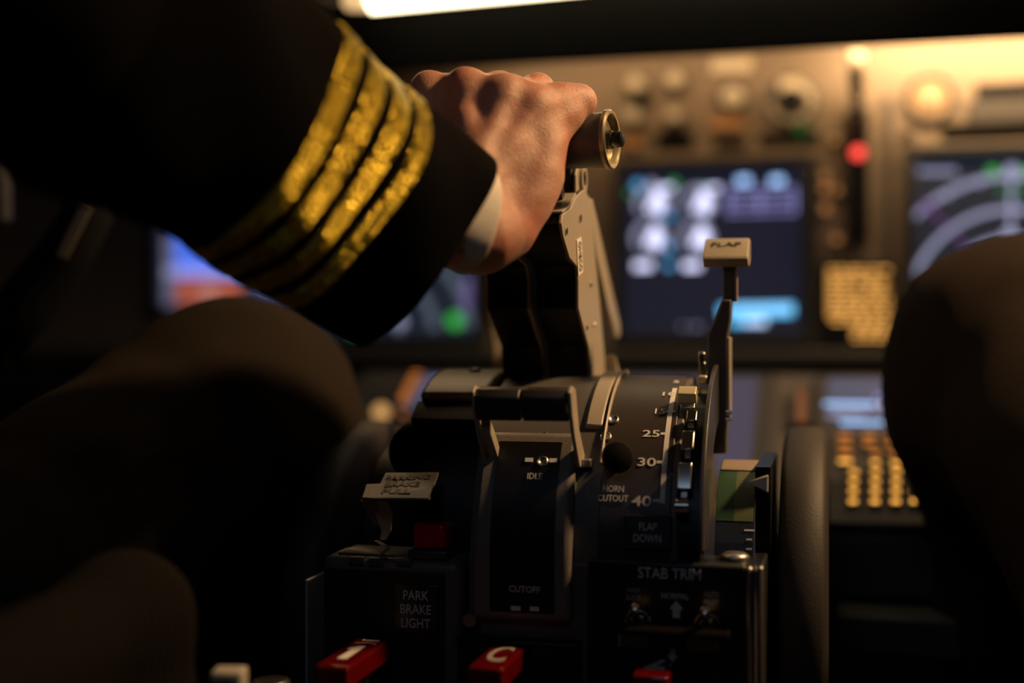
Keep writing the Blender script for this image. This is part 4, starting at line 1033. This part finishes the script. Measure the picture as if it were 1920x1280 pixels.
def clothes(J, man, arm_skip, mj, mt, seed):
    jk = [cone(J['hip']+Z3*.02,.135,J['chest'],.148), cone(J['chest'],.14,J['neck']-Z3*.07,.095)]
    for s in (1,-1):
        jk += [cone(J['chest']+Z3*.06,.09,J['sh',s],.082), cone(J['sh',s],.078,J['el',s],.066)]
        if s != arm_skip: jk += [cone(J['el',s],.062,J['wr',s]-(J['wr',s]-J['el',s]).normalized()*.01,.045)]
        else: jk += [cone(J['el',s],.066,J['el',s]+(J['wr',s]-J['el',s])*.12,.066)]
    v,f = sdf_mesh(jk, .009, .05, wrinkle(.004,55,seed)); mk('jacket', v, f, mj, man, smooth=True)
    tr_ = []
    for s in (1,-1):
        tr_ += [cone(J['hip'],.13,J['hp',s],.115), cone(J['hp',s],.112,J['kn',s],.086), cone(J['kn',s]+Z3*.004,.086,J['kn',s]-Z3*.03,.082), cone(J['kn',s],.078,J['an',s]+Z3*.02,.058)]
    v,f = sdf_mesh(tr_, .008, .05, wrinkle(.0055,48,seed+5)); mk('trousers', v, f, mt, man, smooth=True)
    for s in (1,-1):
        a = J['an',s]
        v,f = sdf_mesh([cone((a.x,a.y-.03,.045),.040,(a.x,a.y+.12,.035),.036),cone((a.x,a.y-.01,.06),.042,(a.x,a.y,.10),.045)], .007, .03); mk('shoe', v, f, M_blacks, man, smooth=True)
    h = J['head']
    v,f = sdf_mesh([cone(h-Y3*.04+Z3*.045,.093,h+Y3*.03+Z3*.06,.075),cone(h-Y3*.06-Z3*.02,.05,h-Y3*.05+Z3*.03,.08)], .007, .03, wrinkle(.002,200,3)); mk('hair', v, f, M_hair, man, smooth=True)
clothes(J, man, 1, M_cloth, mat('trousers_dim_brown', (.025,.019,.0145), .95, bump=.6, bscale=1200, spec=.06), 11)

# right sleeve, lofted so that its cuff opening and the braid follow the arm
mdir = Vector((-.617,-.787,0)); mdir = (mdir-axc*mdir.dot(axc)).normalized(); ndir = axc.cross(mdir).normalized()
if ndir.z > 0: ndir = -ndir                            # towards the camera
def sleeve_ring(t, extra=0, n=96):
    """t: metres back from the cuff edge"""
    c = Cend-axc*t
    ra = .0678+.0165*min(t,.12)/.12*.30+max(0,t-.12)*.07; rb = .0400+t*.10
    out = []
    for k in range(n):
        a = 2*PI*k/n
        ca, sa = math.cos(a), math.sin(a)
        e = .86                                        # a little squarer than an ellipse
        x = math.copysign(abs(ca)**e, ca); y = math.copysign(abs(sa)**e, sa)
        wob = .0022*math.sin(a*3+t*31)+.0016*math.sin(a*5-t*60+1)+ (.004*math.sin(t*38+a*2) if t>.10 else 0)*min(1,(t-.10)*12 if t>.1 else 0)
        out.append(cw_(c+mdir*(x*(ra+extra+wob))+ndir*(y*(rb+extra+wob))))
    return out
def loft(rings, name, m, par, close=False, **k):
    n = len(rings[0]); v = [p for r in rings for p in r]; f = []
    for i in range(len(rings)-1):
        for q in range(n): f.append((i*n+q,i*n+(q+1)%n,(i+1)*n+(q+1)%n,(i+1)*n+q))
    if close:
        for q in range(n): f.append(((len(rings)-1)*n+q,(len(rings)-1)*n+(q+1)%n,(q+1)%n,q))
    return mk(name, v, f, m, par, smooth=True, **k)
ts = [.0,.002,.01,.02,.03,.04,.05,.06,.07,.08,.09,.10,.11,.12,.13,.14,.155,.17,.19,.21,.23,.25,.27,.29,.31]
rings = [sleeve_ring(t) for t in ts]+[sleeve_ring(t,-.003) for t in ts[::-1]]
slv = loft(rings, 'jacket_sleeve', M_cloth, man, close=True)
for i in range(4):
    t0 = .0535+i*.0190; t1 = t0+.0125
    tt = [t0,t0+.001,t0+.0045,t0+.0062,t0+.008,t1-.001,t1]
    ex = [.0002,.0012,.0013,.0007,.0013,.0012,.0002]
    loft([sleeve_ring(t,e) for t,e in zip(tt,ex)]+[sleeve_ring(t,-.001) for t in tt[::-1]], 'gold_stripe', M_gold, slv, close=True)
# shirt cuff
def cuff_ring(t, extra=0, n=72):
    c = Vector(((886-960)/2400*.768, (640-412)/2400*.768, .768))
    m2 = Vector((-.22,-.97,0)).normalized(); a2 = Vector((.80,-.20,.56)); a2 = (a2-m2*a2.dot(m2)).normalized(); n2 = a2.cross(m2)
    out = []
    for k in range(n):
        a = 2*PI*k/n; ca, sa = math.cos(a), math.sin(a)
        out.append(cw_(c-(a2*.5+axc*.5).normalized()*t+m2*((.0330+extra)*math.copysign(abs(ca)**.9,ca))+n2*((.0285+extra)*math.copysign(abs(sa)**.9,sa))))
    return out
tt = [0,.0008,.01,.02,.03,.04]
loft([cuff_ring(t) for t in tt]+[cuff_ring(t,-.0014) for t in tt[::-1]], 'shirt_cuff', M_shirt, man, close=True)

# ---- the second crew member: knee at the right edge
J2 = seated(.42, -1, c3(1908,690,.97), None, None, .40)
man2 = thing('person','second seated person, dark brown clothed knee at the right edge','person', (J2['hip'].x,J2['hip'].y,0))
c_ = sdf_mesh(body_bones(J2), .012, .05); l1 = sdf_mesh(fingers(J2,-1), .003, .008); l2 = sdf_mesh(fingers(J2,1), .003, .008)
V, F = merge(c_, l1, l2); mk('body', V, F, M_skin, man2, smooth=True)
clothes(J2, man2, 0, M_cloth, M_trouser, 23)

# ---- seats
def seat(x, inner, label, rest=True):
    t = thing('pilot_seat', label, 'seat', (x,.30,0))
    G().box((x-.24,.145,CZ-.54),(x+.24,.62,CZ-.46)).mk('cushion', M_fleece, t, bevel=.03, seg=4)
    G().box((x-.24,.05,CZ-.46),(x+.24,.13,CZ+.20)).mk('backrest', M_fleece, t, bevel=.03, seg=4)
    G().box((x-.13,.07,CZ+.24),(x+.13,.13,CZ+.40)).mk('headrest', M_fleece, t, bevel=.025, seg=4)
    G().box((x-.02,.09,CZ+.18),(x+.02,.11,CZ+.26)).mk('headrest_post', M_steel, t)
    G().box((x-.16,.16,.0),(x+.16,.52,CZ-.54)).mk('pedestal', M_dgrey, t, bevel=.01)
    if not rest: return
    xi = x+inner*.39
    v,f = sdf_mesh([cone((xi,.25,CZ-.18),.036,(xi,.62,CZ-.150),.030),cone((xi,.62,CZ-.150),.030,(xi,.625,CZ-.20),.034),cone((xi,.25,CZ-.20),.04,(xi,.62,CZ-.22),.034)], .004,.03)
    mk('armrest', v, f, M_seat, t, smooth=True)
    G().tube([(xi,.30,CZ-.23),(xi,.28,CZ-.40),(x+inner*.22,.26,CZ-.50)], .012).mk('armrest_bracket', M_steel, t, smooth=True)
seat(-.76, 1, 'left pilot seat with ribbed brown armrest in the dark lower left corner')
seat(.40, -1, 'right pilot seat behind the second person, mostly out of view', False)
